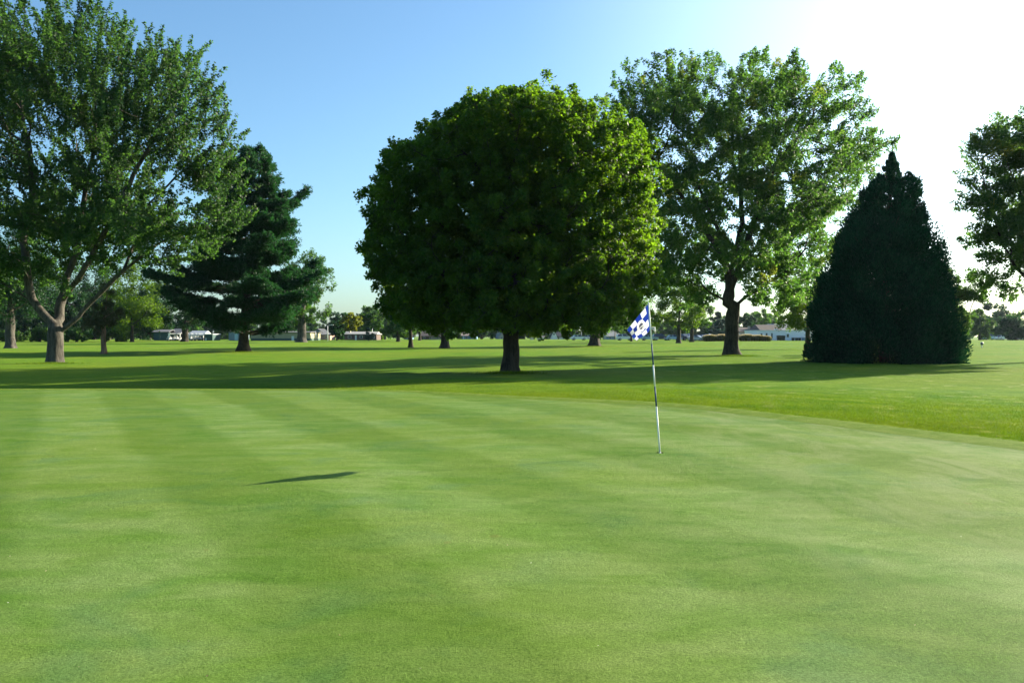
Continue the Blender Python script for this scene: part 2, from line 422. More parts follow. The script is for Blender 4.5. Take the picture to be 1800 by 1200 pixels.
def colonize(base, trunk_top, A, step, kill, guides=(), up=0.12, iters=140, lean=0.0):
    """space colonisation: nodes and parents of a branch skeleton reaching the points A"""
    nodes = [np.array(base, float)]; par = [-1]
    def path(start, pts):
        cur = start
        for p in pts:
            p = np.array(p, float)
            while np.linalg.norm(p-nodes[cur]) > step*1.05:
                d = p-nodes[cur]; d /= np.linalg.norm(d)
                nodes.append(nodes[cur] + d*step + RS.normal(size=3)*step*0.05); par.append(cur); cur = len(nodes)-1
        return cur
    path(0, [trunk_top])
    for g in guides:
        nn = np.array(nodes); k = int(np.argmin(np.linalg.norm(nn-np.array(g[0]), axis=1)))
        path(k, g[1:])
    nd = np.array(nodes)
    act = np.ones(len(A), bool)
    D = np.linalg.norm(A[:,None]-nd[None], axis=2); near = D.argmin(1); dist = D.min(1)
    mn = max(1, int(len(nodes)*0.0))
    for it in range(iters):
        act &= dist > kill
        if not act.any(): break
        ai = np.nonzero(act)[0]; k = near[ai]
        v = A[ai]-nd[k]; v /= np.linalg.norm(v, axis=1, keepdims=True)+1e-9
        uk, inv = np.unique(k, return_inverse=True)
        S = np.zeros((len(uk), 3)); np.add.at(S, inv, v)
        S /= np.linalg.norm(S, axis=1, keepdims=True)+1e-9
        pd = np.zeros((len(uk), 3))
        for i, q in enumerate(uk):
            if par[q] >= 0:
                t = nd[q]-nd[par[q]]; pd[i] = t/(np.linalg.norm(t)+1e-9)
        S += 0.35*pd + RS.normal(size=S.shape)*0.12; S[:,2] += up
        S /= np.linalg.norm(S, axis=1, keepdims=True)+1e-9
        new = nd[uk] + S*step
        keep = []
        dn = np.linalg.norm(new[:,None]-nd[None], axis=2).min(1)
        keep = dn > step*0.35
        if not keep.any(): break
        b = len(nd); nd = np.vstack([nd, new[keep]]); par += list(uk[keep])
        D = np.linalg.norm(A[ai][:,None]-new[keep][None], axis=2)
        m = D.min(1); j = D.argmin(1)+b
        better = m < dist[ai]
        dist[ai[better]] = m[better]; near[ai[better]] = j[better]
    return nd, np.array(par), near

def skeleton_mesh(nd, par, R0, tip, expo, mat, parent, flare=0.7, fh=0.55, twigs=None, name='trunk', zb=0.0):
    n = len(nd); kids = [[] for _ in range(n)]
    for i in range(1, n): kids[par[i]].append(i)
    r = np.zeros(n)
    for i in range(n-1, -1, -1):
        r[i] = tip if not kids[i] else sum(r[c]**expo for c in kids[i])**(1/expo)
    k = math.log(R0/tip)/max(1e-6, math.log(max(r[0], tip*1.01)/tip))
    r = tip*(r/tip)**k
    V = []; Fs = []; used = np.zeros(n, bool)
    def chain(start):
        c = [start]
        while kids[c[-1]]:
            c.append(max(kids[c[-1]], key=lambda q: r[q]))
        return c
    starts = [0]; nb = 0
    while starts:
        s0 = starts.pop(); c = chain(s0)
        for q in c:
            ks = kids[q]
            if len(ks) > 1:
                main = max(ks, key=lambda z: r[z])
                starts += [z for z in ks if z != main]
        idx = c if s0 == 0 else [par[s0]] + c
        pts = nd[idx]; rr = r[idx].copy()
        if s0 != 0: rr[0] = min(rr[0], rr[1]*1.5)
        if s0 == 0:                          # fine rings near the root for the flare
            seg = []; rs = []
            for i in range(len(pts)-1):
                m = 6 if i < 3 else 1
                for t in range(m):
                    seg.append(pts[i] + (pts[i+1]-pts[i])*t/m); rs.append(rr[i]+(rr[i+1]-rr[i])*t/m)
            seg.append(pts[-1]); rs.append(rr[-1]); pts = np.array(seg); rr = np.array(rs)
        kk = 20 if s0 == 0 else (9 if rr.max() > 0.12 else (6 if rr.max() > 0.04 else 4))
        if len(pts) < 2: continue
        T = np.gradient(pts, axis=0); T /= np.linalg.norm(T, axis=1, keepdims=True)+1e-9
        ref = np.array([0.4, 0.9, 0.1])
        U = np.cross(T, ref); U /= np.linalg.norm(U, axis=1, keepdims=True)+1e-9
        W = np.cross(T, U)
        an = np.linspace(0, 2*pi, kk, endpoint=False)
        rad = np.repeat(rr[:,None], kk, 1)
        if s0 == 0:
            hh = (pts[:,2]-pts[0,2])[:,None]
            ph = RS.uniform(0, 6)
            lob = 1 + 0.28*np.sin(5*an+ph)[None] + 0.16*np.sin(3*an+2*ph)[None]
            rad = rad*(1 + flare*np.exp(-hh/fh)*lob) * (1 + 0.05*np.sin(7*an+hh*0.7+ph) + 0.03*np.sin(2.3*hh+3*an))
        ring = pts[:,None] + rad[...,None]*(np.cos(an)[None,:,None]*U[:,None] + np.sin(an)[None,:,None]*W[:,None])
        b = nb; V.append(ring.reshape(-1, 3)); nb += ring.shape[0]*kk
        a = np.arange(kk); bb = (a+1) % kk
        for i in range(len(pts)-1):
            Fs.append(np.stack([b+i*kk+a, b+i*kk+bb, b+(i+1)*kk+bb, b+(i+1)*kk+a], 1))
    if twigs is not None:
        S, E, tr = twigs
        for q in range(len(S)):
            t = E[q]-S[q]; L = np.linalg.norm(t)+1e-9; t = t/L
            u = np.cross(t, (0.3, 0.8, 0.5)); u /= np.linalg.norm(u)+1e-9; w = np.cross(t, u)
            an = np.array([0, 2.1, 4.2])
            r0 = S[q] + tr*(np.cos(an)[:,None]*u + np.sin(an)[:,None]*w); r1 = E[q] + tr*0.4*(np.cos(an)[:,None]*u + np.sin(an)[:,None]*w)
            V.append(np.vstack([r0, r1])); a = np.arange(3); bb = (a+1) % 3
            Fs.append(np.stack([nb+a, nb+bb, nb+3+bb, nb+3+a], 1)); nb += 6
    return np_mesh(name, np.vstack(V), np.vstack(Fs), mat, parent, smooth=True)

def sample_lobes(L, n, shell=0.45, hollow=0.0, hs=0.72):
    """points in a union of ellipsoids, denser towards their surface"""
    L = np.array(L); vol = L[:,3]*L[:,4]*L[:,5]; vol = vol**0.8
    out = []; cnt = 0
    while cnt < n:
        m = (n-cnt)*2+20
        k = RS.choice(len(L), m, p=vol/vol.sum())
        d = RS.normal(size=(m, 3)); d /= np.linalg.norm(d, axis=1, keepdims=True)
        rad = RS.uniform(0, 1, m)**(1/3*shell/0.45*0.6)
        p = L[k,:3] + d*rad[:,None]*L[k,3:]
        if hollow > 0:
            q = (p[:,None]-L[None,:,:3])/(L[None,:,3:]*hs)
            ins = ((q**2).sum(2) < 1).any(1)
            p = p[~(ins & (RS.uniform(size=m) < hollow))]
        out.append(p); cnt += len(p)
    return np.vstack(out)[:n]

def tree(name, label, base, lobes, R0_, mats=('maple','bark'), n_attr=200, n_leaf=40, leaf=0.3, cl=0.7, spray=(0.0, 0.2),
         up=0.2, guides=(), trunk_top=None, step=None, kd=1.0, cat='tree', group=None, shell=0.45, hollow=0.0, flare=0.7,
         aspect=0.7, wn=(0.5, 0.5, 0.9), minz=None, tip=0.012, seed=1, even=False, deep=0, clus=(1, 0), parts=True, twig=True, flat=1.0, fh=0.55):
    RS.seed(int(abs(base[0])*37+base[1]*11+seed) % 99991)
    d = base[1]; B = np.array(base, float)
    root = empty(name, B, label, cat, group); R0 = R0_
    if deep:
        x0 = min(l[0]-l[2] for l in lobes); x1 = max(l[0]+l[2] for l in lobes); cxp = (x0+x1)/2; Wp = (x1-x0)/2
        ex = []
        for l in lobes:
            E = (math.sqrt(max(0, Wp**2-(l[0]-cxp)**2))-l[2])*d/F*deep; dz = l[4] if len(l) > 4 else 0
            if E > 0.35*l[2]*d/F:
                for sg in (-1, -0.5, 0.5, 1): ex.append((l[0]+RS.normal()*l[2]*0.15, l[1], l[2]*0.92, l[3]*0.92, sg*E*RS.uniform(0.7, 1.0)))
        lobes = list(lobes)+ex
    Lw = []
    for lb in lobes:
        px, py, rx, ry = lb[:4]; dz = lb[4] if len(lb) > 4 else 0.0
        dd = d + dz; kk = lb[5] if len(lb) > 5 else kd
        Lw.append([(px-900)/F*dd-B[0], dz, CH+(HZ-py)/F*dd-B[2], rx*dd/F, rx*dd/F*kk, ry*dd/F])
    Lw = np.array(Lw)
    if even:                                 # one point per cell of a grid: an even, closed crown
        Q = sample_lobes(Lw, n_attr*9, shell, hollow)
        lo_, hi_ = 0.2, 2.5
        for _ in range(18):
            g_ = (lo_+hi_)/2; kq = np.floor((Q+np.array([0.3, 0.1, 0.2]))/g_).astype(np.int64)
            ky = kq[:,0]*1000003+kq[:,1]*1009+kq[:,2]; nu = len(np.unique(ky))
            if nu > n_attr: lo_ = g_
            else: hi_ = g_
        _, ii = np.unique(ky, return_index=True); A = Q[ii] + RS.normal(size=(len(ii), 3))*g_*0.38
    else: A = sample_lobes(Lw, max(4, n_attr//clus[0]), shell, hollow)
    if clus[0] > 1:
        J = RS.normal(size=(len(A)*clus[0], 3)); J /= np.linalg.norm(J, axis=1, keepdims=True); J *= (RS.uniform(size=len(J))**0.5)[:,None]*clus[1]; J[:,2] *= 0.7
        A = np.repeat(A, clus[0], 0) + J
    if minz is not None: A = A[A[:,2] > minz]
    cen = (Lw[:,:3]*Lw[:,3:4]).sum(0)/Lw[:,3].sum()
    if trunk_top is None: tt = np.array([0.0, 0.0, Lw[:,2].min() if len(Lw) > 1 else cen[2]-0.3*Lw[0,5]]); tt[2] = max(tt[2]*0.75, 0.6)
    else: tt = np.array([(trunk_top[0]-900)/F*d-B[0], 0, CH+(HZ-trunk_top[1])/F*d-B[2]])
    gs = []
    for g in guides:
        gs.append([((p[0]-900)/F*(d+(p[2] if len(p) > 2 else 0))-B[0], (p[2] if len(p) > 2 else 0), CH+(HZ-p[1])/F*d-B[2]) for p in g])
    ext = Lw[:,3:].max()
    step = step or max(0.35, ext*0.09)
    nd, par, near = colonize((0, 0, -0.12), tt, A, step, step*1.1, gs, up=up*0.5)
    # leaf sprays at the attraction points
    out = A-cen; out /= np.linalg.norm(out, axis=1, keepdims=True)+1e-9
    sd = out*0.75 + RS.normal(size=A.shape)*0.45; sd[:,2] += up*1.6; sd /= np.linalg.norm(sd, axis=1, keepdims=True)
    S = nd[near]; E = A + sd*spray[0]*0.9
    skeleton_mesh(nd, par, R0, tip, 2.1, M[mats[1]], root, flare=flare, fh=fh, twigs=(np.vstack([S, A]), np.vstack([A, E]), 0.011) if twig else None)
    k = np.repeat(np.arange(len(A)), n_leaf)
    t = RS.uniform(-0.35, 1, len(k))[:,None]
    J = RS.normal(size=(len(k), 3)); J /= np.linalg.norm(J, axis=1, keepdims=True)
    J *= (RS.uniform(0, 1, len(k))**0.5)[:,None]*cl; J[:,2] *= flat
    taper = 1 - 0.55*np.clip(t, 0, 1) if spray[0] > 0 else 1
    C = A[k] + sd[k]*t*spray[0] + J*taper*(1 if spray[0] == 0 else spray[1]/max(cl, 1e-6))
    N = out[k]*wn[0] + RS.normal(size=C.shape)*wn[2]*0.6; N[:,2] += wn[1]
    N /= np.linalg.norm(N, axis=1, keepdims=True)
    leaves_mesh('crown', C, N, leaf, aspect, M[mats[0]], root)
    return root

def pine(name, label, base, top_px, profile, R0, mats=('pine','bark'), nb=60, tuft=0.5, npt=12, group=None, first=0.12, sub=7, guides=None, droop=0.0, blade=(0.3, 0.1), cat='pine tree', rise=0.10, den=1.0, whorl=0):
    """profile: list of (relative height, left px, right px) reach of the branches"""
    RS.seed(int(abs(base[0])*41+base[1]*13) % 99991)
    d = base[1]; B = np.array(base, float); root = empty(name, B, label, cat, group)
    topx = X(top_px[0], d)-B[0]; topz = Z(top_px[1], d)-B[2]
    nodes = [np.array([0, 0, -0.12])]; mb_tips = []
    m = MB(); zs = np.linspace(-0.12, topz, 26)
    ax = lambda z: np.array([topx*(max(z, 0)/topz)**1.5, 0, z])
    pts = [ax(z) for z in zs]; rr = [R0*(1-0.93*max(0, z)/topz)*(1+0.8*math.exp(-max(z, 0)/0.6)) for z in zs]
    m.tube(pts, rr, 14)
    pr = np.array(profile, float)
    C = []; Dv = []
    for i in range(nb):
        t = first + (1-first)*(max(0.01, i+RS.uniform(-.4, .4))/nb)**0.9; t = min(max(t, first), 0.985)
        if whorl and t < 0.9: t = first + (round((t-first)*whorl)+RS.normal()*0.10)/whorl; t = min(max(t, first), 0.97)
        z = t*topz; a = i*2.39996 + RS.normal()*0.25
        ca, sa = cos(a), sin(a)
        Lr = np.interp(t, pr[:,0], pr[:,2])*d/F - topx*t**1.5; Ll = np.interp(t, pr[:,0], pr[:,1])*d/F + topx*t**1.5
        reach = (Lr*(ca+1)/2 + Ll*(1-ca)/2)
        reach = max(reach, 0.35)*RS.uniform(0.58, 1.12); rise_ = rise+RS.normal()*0.07
        o = ax(z); n_ = 9; path = [o]
        for j in range(1, n_+1):
            u = j/n_
            path.append(o + np.array([ca, sa, 0])*reach*u + np.array([0, 0, 1])*reach*(rise_*u*u*1.6 - droop*u*(1-u)) + RS.normal(size=3)*reach*0.012)
        br = R0*(1-t)*0.32+0.02
        m.tube(path, [br*(1-0.85*j/n_)+0.006 for j in range(n_+1)], 6)
        ns = max(4, int(sub*reach*den))
        for q in range(ns):
            u = RS.uniform(0.28, 1.0)**0.8
            p = path[0] + (path[-1]-path[0])*u; p = np.array([p[0], p[1], np.interp(u*n_, range(n_+1), [c[2] for c in path])])
            side = RS.choice([-1, 1])*RS.uniform(0.1, 1.0)*reach*0.5*(1.1-u*0.85)
            pv = np.array([-sa, ca, 0])*side + np.array([ca, sa, 0])*abs(side)*0.6 + np.array([0, 0, 1])*(RS.normal()*0.22+0.1)
            L_ = np.linalg.norm(pv); nt_ = max(2, int(L_/tuft*1.7))
            if L_ > 0.4: m.tube([p, p+pv*0.5, p+pv], [0.02, 0.014, 0.008], 3, cap=False)
            for w in range(nt_+1):
                C.append(p + pv*w/nt_ + RS.normal(size=3)*0.17); Dv.append(np.array([ca, sa, 0.55]) + pv/(L_+.01)*0.6)
    for q in range(14):
        C.append(ax(topz*(1-0.004*q))+RS.normal(size=3)*0.12); Dv.append(np.array([0, 0, 1.0]))
    tr = m.build('trunk', M[mats[1]], root)
    C = np.array(C); Dv = np.array(Dv); Dv /= np.linalg.norm(Dv, axis=1, keepdims=True)
    k = np.repeat(np.arange(len(C)), npt)
    Tn = Dv[k]*0.7 + RS.normal(size=(len(k), 3))*0.75; Tn[:,2] += 0.12; Tn /= np.linalg.norm(Tn, axis=1, keepdims=True)
    N = np.cross(Tn, RS.normal(size=Tn.shape)); N /= np.linalg.norm(N, axis=1, keepdims=True)
    cc = C[k] + Tn*tuft*RS.uniform(0.15, 0.6, len(k))[:,None]
    leaves_mesh('crown', cc, N, blade[0], blade[1]/blade[0], M[mats[0]], root, T=Tn, fold=0.05)
    return root

# --- the big silver maple on the left
b = P(97, 638)
tree('maple_tree', 'tall spreading tree at far left with forked pale trunk and low right limb', b,
     [(40,80,120,110),(120,130,110,110),(215,150,85,90,2),(300,185,75,85,-2),(350,185,32,45),(70,290,160,150),(215,290,120,110,-3),(330,290,75,60,1),(362,335,46,72),(400,280,22,42),(275,410,100,60,-2),(60,430,130,75),(-60,250,110,180),(180,400,110,70,4),(375,400,45,40),(-20,480,70,50),(370,345,42,60),(395,395,25,38),(300,440,70,38),(228,85,13,45),(268,105,15,48),(330,140,14,42),(368,160,13,38),(165,25,14,45),(380,215,16,26),(90,10,30,40)],
     0.60, ('silver_dark','bark_grey'), deep=0.8, clus=(4, 1.0), n_attr=2000, n_leaf=135, leaf=0.225, cl=0.5, spray=(2.1, 0.40), up=0.6, kd=1.15, step=0.62,
     trunk_top=(97,572), shell=0.6, flare=0.32, fh=0.7,
     guides=[[(97,588),(118,572),(140,556),(160,530),(185,505),(215,478),(262,440),(310,408),(345,395)],
             [(97,575),(86,560),(68,545),(52,520),(46,480),(40,420),(60,340),(50,230)],
             [(72,545),(45,520),(10,500),(-40,480)],
             [(97,575),(104,560,1),(106,525,1.5),(118,480,2),(140,420,3),(150,330,2),(170,220,1)],
             [(106,525,1.5),(140,490,0),(190,400,-1),(240,300,-1),(300,210,-1)],
             [(215,478),(240,420,2),(262,350,2),(330,290,1)]])
# --- the dense round maple in the middle
b = P(897, 655)
tree('maple_tree', 'dense round-crowned dark maple in the centre of the lawn, nearest the green', b,
     [(905,250,128,88),(812,298,96,86),(730,350,78,95),(748,525,46,34),(1035,542,55,26),(850,555,40,18),(725,440,75,80),(770,480,95,70),(840,400,130,130),(905,400,170,165),(975,300,98,92),(1070,330,70,75),(1070,400,75,88),(1062,480,78,78),(1000,480,110,90),(900,500,130,65),(700,390,45,60),(1092,440,48,68),(1045,528,55,38),(820,522,65,34),(925,210,75,45),(850,235,75,55),(690,460,38,35),(770,535,60,42),(960,540,80,32),(880,538,70,28),(720,500,45,42),(1095,490,45,50),(880,360,110,110),(1110,400,42,75),(1085,275,62,66)],
     0.42, ('maple','bark'), deep=0.8, even=True, n_attr=3700, n_leaf=115, leaf=0.165, cl=0.44, spray=(0.35, 0.42), up=0.15, kd=1.0, step=0.45,
     trunk_top=(897,575), shell=0.34, hollow=0.5, flare=0.55, fh=0.45, aspect=0.8,
     guides=[[(897,580),(915,568),(945,550),(990,525)],[(897,580),(880,560),(850,530),(800,500)],[(897,575),(895,520),(905,420),(910,320)]])
# --- the open silver maple on the right
b = P(1286, 625)
tree('maple_tree', 'large airy maple with thick dark trunk between the round maple and the dark evergreen', b,
     [(1130,190,62,70),(1190,160,70,58),(1260,170,75,60),(1340,150,75,52),(1400,190,75,60),(1475,165,52,40),(1480,240,65,60),(1530,262,35,28),(1180,270,80,80),(1280,280,100,95),(1390,300,90,85),(1460,330,70,55),(1200,380,85,80),(1300,400,110,90),(1400,420,85,65),(1230,470,85,50),(1350,480,85,45),(1180,470,55,45),(1450,380,50,45),(1100,210,30,30),(1420,480,50,40),(1195,520,55,32),(1375,520,55,30),(1290,230,80,60),(1105,215,32,42),(1120,270,40,50),(1150,420,50,50),(1140,175,40,42)],
     0.62, ('silver','bark'), deep=1.0, clus=(4, 1.3), n_attr=2700, n_leaf=92, leaf=0.23, cl=0.55, spray=(1.0, 0.5), up=0.3, kd=1.1, step=0.68,
     trunk_top=(1288,530), shell=0.55, flare=0.6, fh=0.6,
     guides=[[(1286,535),(1262,520),(1240,510),(1215,480)],[(1288,535),(1312,520),(1345,500),(1390,470),(1420,430)],
             [(1288,530),(1284,500),(1275,430,1),(1230,330,1),(1200,240)],[(1288,525),(1300,470,-1),(1330,380,-1),(1370,280,-1),(1420,220)],
             [(1280,480),(1250,420,-2),(1180,330,-2),(1130,250)],[(1295,480),(1310,380,2),(1300,250,2),(1290,160,1)]])
# --- tree whose trunk stands beyond the right edge
b = PD(1885, 66)
tree('maple_tree', 'airy tree reaching into the picture from the right edge', b,
     [(1770,300,70,70),(1830,260,90,70),(1745,380,55,55),(1800,400,80,70),(1880,330,110,110),(1740,440,50,22),(1800,480,70,38),(1900,440,110,60),(1960,300,90,90)],
     0.55, ('silver','bark'), clus=(4, 1.0), n_attr=1450, n_leaf=80, leaf=0.21, cl=0.5, spray=(0.9, 0.45), up=0.2, kd=1.0, step=0.62, trunk_top=(1880,540), shell=0.55)
# --- the big dark evergreen cone
def cone_tree(name, label, base, prof, n, mat, size, R0=0.25, cat='evergreen tree', top=None, group=None, depth=1.0):
    """prof: (py, left px, right px) outline rows from the top down"""
    RS.seed(int(abs(base[0])*41+base[1]*13) % 99991)
    d = base[1]; B = np.array(base, float); root = empty(name, B, label, cat, group)
    pr = np.array(prof, float)
    zt = CH+(HZ-pr[:,0])/F*d-B[2]; xl = (pr[:,1]-900)/F*d-B[0]; xr = (pr[:,2]-900)/F*d-B[0]
    o = np.argsort(zt); zt, xl, xr = zt[o], xl[o], xr[o]
    z = RS.uniform(zt[0], zt[-1], n*3)
    cx = (np.interp(z, zt, xl)+np.interp(z, zt, xr))/2; hw = (np.interp(z, zt, xr)-np.interp(z, zt, xl))/2
    keep = RS.uniform(size=len(z)) < (hw+0.15)/hw.max(); z, cx, hw = z[keep][:n], cx[keep][:n], hw[keep][:n]
    a = RS.uniform(0, 2*pi, len(z))
    zc, ac, cxc, hc = z, a, cx, hw
    nc = max(40, int(n/210)); cz = z[:nc]; ca = a[:nc]; ch = hw[:nc]
    r0 = ch*(1-0.26*RS.uniform(size=nc)**1.6) + RS.normal(size=nc)*0.05*hw.max()
    cc = np.stack([cx[:nc]+r0*np.cos(ca), r0*np.sin(ca)*depth, cz], 1)
    r0 *= 0.93*(1 + 0.10*np.sin(3*ca+cz*1.1+1) + 0.07*np.sin(5*ca-cz*1.9) + 0.05*np.sin(cz*2.6+2*ca))
    r0 = np.minimum(r0, ch*0.98)
    apx = RS.uniform(size=nc) < 0.035; cz[apx] = zt[-1]*RS.uniform(0.9, 0.99, int(apx.sum())); r0[apx] *= 0
    cx[:nc][apx] = (xl[-1]+xr[-1])/2; ch[apx] = hw.max()*0.12; cc[:,2] = cz
    cc[:,0] = cx[:nc]+r0*np.cos(ca); cc[:,1] = r0*np.sin(ca)*depth
    core = RS.uniform(size=nc) < 0.2; cc[core,:2] = np.stack([cx[:nc]+r0*np.cos(ca)*0.6, r0*np.sin(ca)*depth*0.6], 1)[core]
    q = RS.randint(0, nc, len(z)); cs = hw.max()*0.125
    J = RS.normal(size=(len(z), 3)); J /= np.linalg.norm(J, axis=1, keepdims=True); J *= (RS.uniform(size=len(z))**0.45)[:,None]*cs*(RS.uniform(0.6, 1.5, nc)*np.clip(ch/hw.max()*1.4, 0.25, 1))[q][:,None]
    J[:,2] *= 1.7
    Cc = cc[q] + J; a = ca[q]; Cc[:,2] = np.maximum(Cc[:,2], 0.02)
    out = np.stack([np.cos(a), np.sin(a), 0.25+0*a], 1)
    Tn = out*0.55 + J/cs*0.4 + RS.normal(size=Cc.shape)*0.32; Tn[:,2] += 0.7; Tn /= np.linalg.norm(Tn, axis=1, keepdims=True)
    N = np.cross(Tn, RS.normal(size=Tn.shape)); N += out*0.5; N /= np.linalg.norm(N, axis=1, keepdims=True)
    leaves_mesh('crown', Cc, N, size, 0.42, M[mat], root, T=Tn, fold=0.08)
    m = MB(); zz = np.linspace(-0.1, zt[-1]*0.93, 14)
    cxf = lambda q: (np.interp(q, zt, xl)+np.interp(q, zt, xr))/2
    m.tube([(0 if q < 0.5 else cxf(q)*min(1, q/3), 0, q) for q in zz], [R0*(1-0.9*i/13) for i in range(14)], 10)
    for i in range(26):
        q = zt[-1]*(0.06+0.85*i/26); a0 = i*2.4; h = (np.interp(q, zt, xr)-np.interp(q, zt, xl))/2*0.85; c0 = cxf(q)*min(1, q/3)
        m.tube([(c0, 0, q), (c0+h*0.5*cos(a0), h*0.5*sin(a0), q+h*0.25), (cxf(q)+h*cos(a0), h*sin(a0), q+h*0.65)], [0.06, 0.04, 0.015], 5)
    m.build('trunk', M['bark'], root)
    return root
b = P(1556, 636)
cone_tree('arborvitae_tree', 'huge dark broad cone-shaped evergreen standing right of the airy maple', b,
     [(272,1566,1569),(290,1559,1576),(306,1546,1590),(330,1524,1608),(370,1508,1620),(400,1492,1628),(440,1472,1642),(480,1455,1652),(520,1442,1662),(560,1434,1672),(600,1424,1676),(622,1420,1676),(640,1426,1668)],
     230000, 'thuja', 0.24, 0.4)
b = P(1424, 628)
cone_tree('juniper_shrub', 'small dark shrub at the left foot of the huge evergreen cone', b,
     [(604,1420,1428),(609,1412,1436),(616,1409,1440),(624,1411,1440),(630,1416,1438)], 5200, 'thuja', 0.16, 0.05, cat='shrub')

# --- the white pine left of the middle
b = P(428, 618)
pine('pine_tree', 'broad layered pine with short thick dark trunk, left of the centre', b, (462,262),
     [(0.06,60,60),(0.11,105,140),(0.2,118,152),(0.3,140,132),(0.38,120,125),(0.46,95,112),(0.55,90,108),(0.66,78,118),(0.75,72,78),(0.83,55,66),(0.9,42,58),(1.0,8,12)],
     0.62, nb=128, tuft=0.60, npt=17, first=0.09, sub=14, whorl=15, rise=0.14)

# --- mid-distance and background trees
def small(name, label, px, d, top, half, bot, mat, leaf=None, n=90, nl=55, R0=None, group=None, bark='bark', lobes=None, cat='tree', py=None, **kw):
    """a round-headed tree: pixel x of its trunk, distance, crown top, half width and crown bottom in pixels"""
    base = P(px, py) if py else PD(px, d); d = base[1]
    h = bot-top; cy = (top+bot)/2
    if lobes is None:
        lobes = [(px+RS.normal()*half*0.08, cy-h*0.12, half*0.72, h*0.38), (px-half*0.45, cy+h*0.10, half*0.52, h*0.28), (px+half*0.45, cy+h*0.06, half*0.52, h*0.30),
                 (px+half*0.1, cy+h*0.22, half*0.6, h*0.24), (px-half*0.25, cy-h*0.22, half*0.42, h*0.24)]
    leaf = leaf or max(0.16, d*0.0021)
    return tree(name, label, base, lobes, R0 or max(0.16, half*d/F*0.06), (mat, bark), n_attr=n, n_leaf=nl, leaf=leaf, cl=half*d/F*0.13+0.12,
                spray=(0, 0), up=0.2, kd=1.0, clus=(3, half*d/F*0.22), group=group, cat=cat, twig=False, **kw)

small('shade_tree', 'dark tree with straight mottled trunk at the left edge', 18, 0, 400, 95, 565, 'dark', n=330, nl=80, R0=0.62, py=612, bark='bark_grey')
small('cedar_tree', 'small brownish cedar with bare reddish trunk right of the forked tree', 182, 0, 492, 34, 590, 'juniper', n=130, nl=70, leaf=0.16, R0=0.26, py=622, bark='bark_red',
      lobes=[(184,520,14,30),(180,550,26,24),(194,560,24,18),(170,566,18,14),(186,575,22,10)])
small('shade_tree', 'bright yellow-green tree behind the brownish cedar', 232, 0, 455, 72, 590, 'bright', n=230, nl=75, R0=0.34, py=601,
      lobes=[(235,510,48,50),(265,520,36,38),(205,540,34,34),(280,565,20,16),(240,560,45,26),(222,485,30,25)])
small('shade_tree', 'dark tree with forked trunk beside the sheds', 325, 205, 500, 50, 578, 'dark', n=110, nl=60, R0=0.7)
small('shade_tree', 'tall tree with pale trunk behind the pine, its right side showing', 530, 185, 435, 48, 580, 'green', n=210, nl=70, R0=0.9, bark='bark_grey',
      lobes=[(545,475,34,38),(565,495,22,40),(530,510,40,48),(562,540,18,30),(510,540,40,35)])
# dark wood at the left
lw = [(80,245,440,80,'dark','tall dark tree at the back of the wood behind the forked trunk'),(-20,240,450,70,'dark','tall dark tree at the back of the wood by the left edge'),(190,255,465,65,'dark','tall dark tree at the back of the wood behind the brownish cedar'),(-40,215,500,60,'dark','dark tree in the wood cut by the left picture edge'),
      (45,235,505,52,'dark','low dark tree in the wood left of the forked trunk'),
      (120,225,500,48,'green','mid-green tree seen behind the forked trunk'),
      (165,245,515,42,'dark','dark tree in the wood behind the brownish cedar'),
      (262,250,500,45,'dark','dark tree behind the bright yellow-green tree, left of the sheds')]
for px, d, top, hf, mt, lab in lw:
    small('wood_tree', lab, px, d, top, hf, 598, 'dark', n=230, nl=70, group='trees of the dark wood at the left')
for px, d, lab in ((70,190,'low green bush left of the forked trunk at the wood edge'),(135,188,'low green bush right of the forked trunk at the wood edge'),(25,195,'low dark bush at the wood edge by the left picture edge'),(95,200,'low dark bush directly behind the forked trunk at the wood edge'),(205,200,'low dark bush between the brownish cedar and the bright tree')):
    small('bush', lab, px, d, 578, 26, 600, 'green', n=60, nl=55, cat='bush', group='bushes at the edge of the left wood')
# between the pine and the round maple
small('broad_shrub', 'big dark rounded shrub right of the light pole', 592, 232, 566, 17, 597, 'dark', n=90, nl=60, cat='bush')
small('shade_tree', 'yellow-leaved tree rising behind the low ranch house', 617, 262, 552, 23, 588, 'gold', n=90, nl=60)
small('shade_tree', 'bluish green tree left of the yellow-leaved tree', 598, 300, 545, 18, 592, 'dark', n=60, nl=55)
small('spruce_tree', 'small blue spruce in front of the ranch house', 648, 228, 575, 9, 598, 'spruce', n=50, nl=50, cat='spruce')
small('shade_tree', 'olive green tree right of the yellow-leaved tree', 655, 285, 537, 30, 590, 'green', n=90, nl=60)
small('shade_tree', 'mid-green tree left of the round maple, behind its lower left edge', 700, 205, 527, 42, 592, 'green', n=170, nl=65)
small('shade_tree', 'dark tree right behind the lower left edge of the round maple', 738, 240, 520, 34, 585, 'dark', n=110, nl=60)
pine('pine_tree', 'pine with ragged twigs showing past the left edge of the round maple', PD(722,135), (716,470),
     [(0.2,45,40),(0.4,72,50),(0.6,66,45),(0.8,45,30),(1.0,6,6)], 0.3, nb=46, tuft=0.6, npt=10, first=0.25, sub=5, blade=(0.4, 0.12), rise=0.12)
b = P(782, 612)
small('shade_tree', 'tree with short split trunk left of and behind the round maple', 782, 0, 440, 90, 590, 'dark', n=260, nl=75, py=612, R0=0.55,
      lobes=[(790,500,70,50),(740,540,45,30),(830,540,55,30),(782,555,60,25)])
b = P(1045, 608)
small('shade_tree', 'tree with thick forked trunk behind the lit right side of the round maple', 1045, 0, 440, 90, 590, 'green', n=260, nl=75, py=608, R0=0.78,
      lobes=[(1045,500,70,50),(1000,545,45,28),(1095,540,45,32),(1045,560,60,22)])
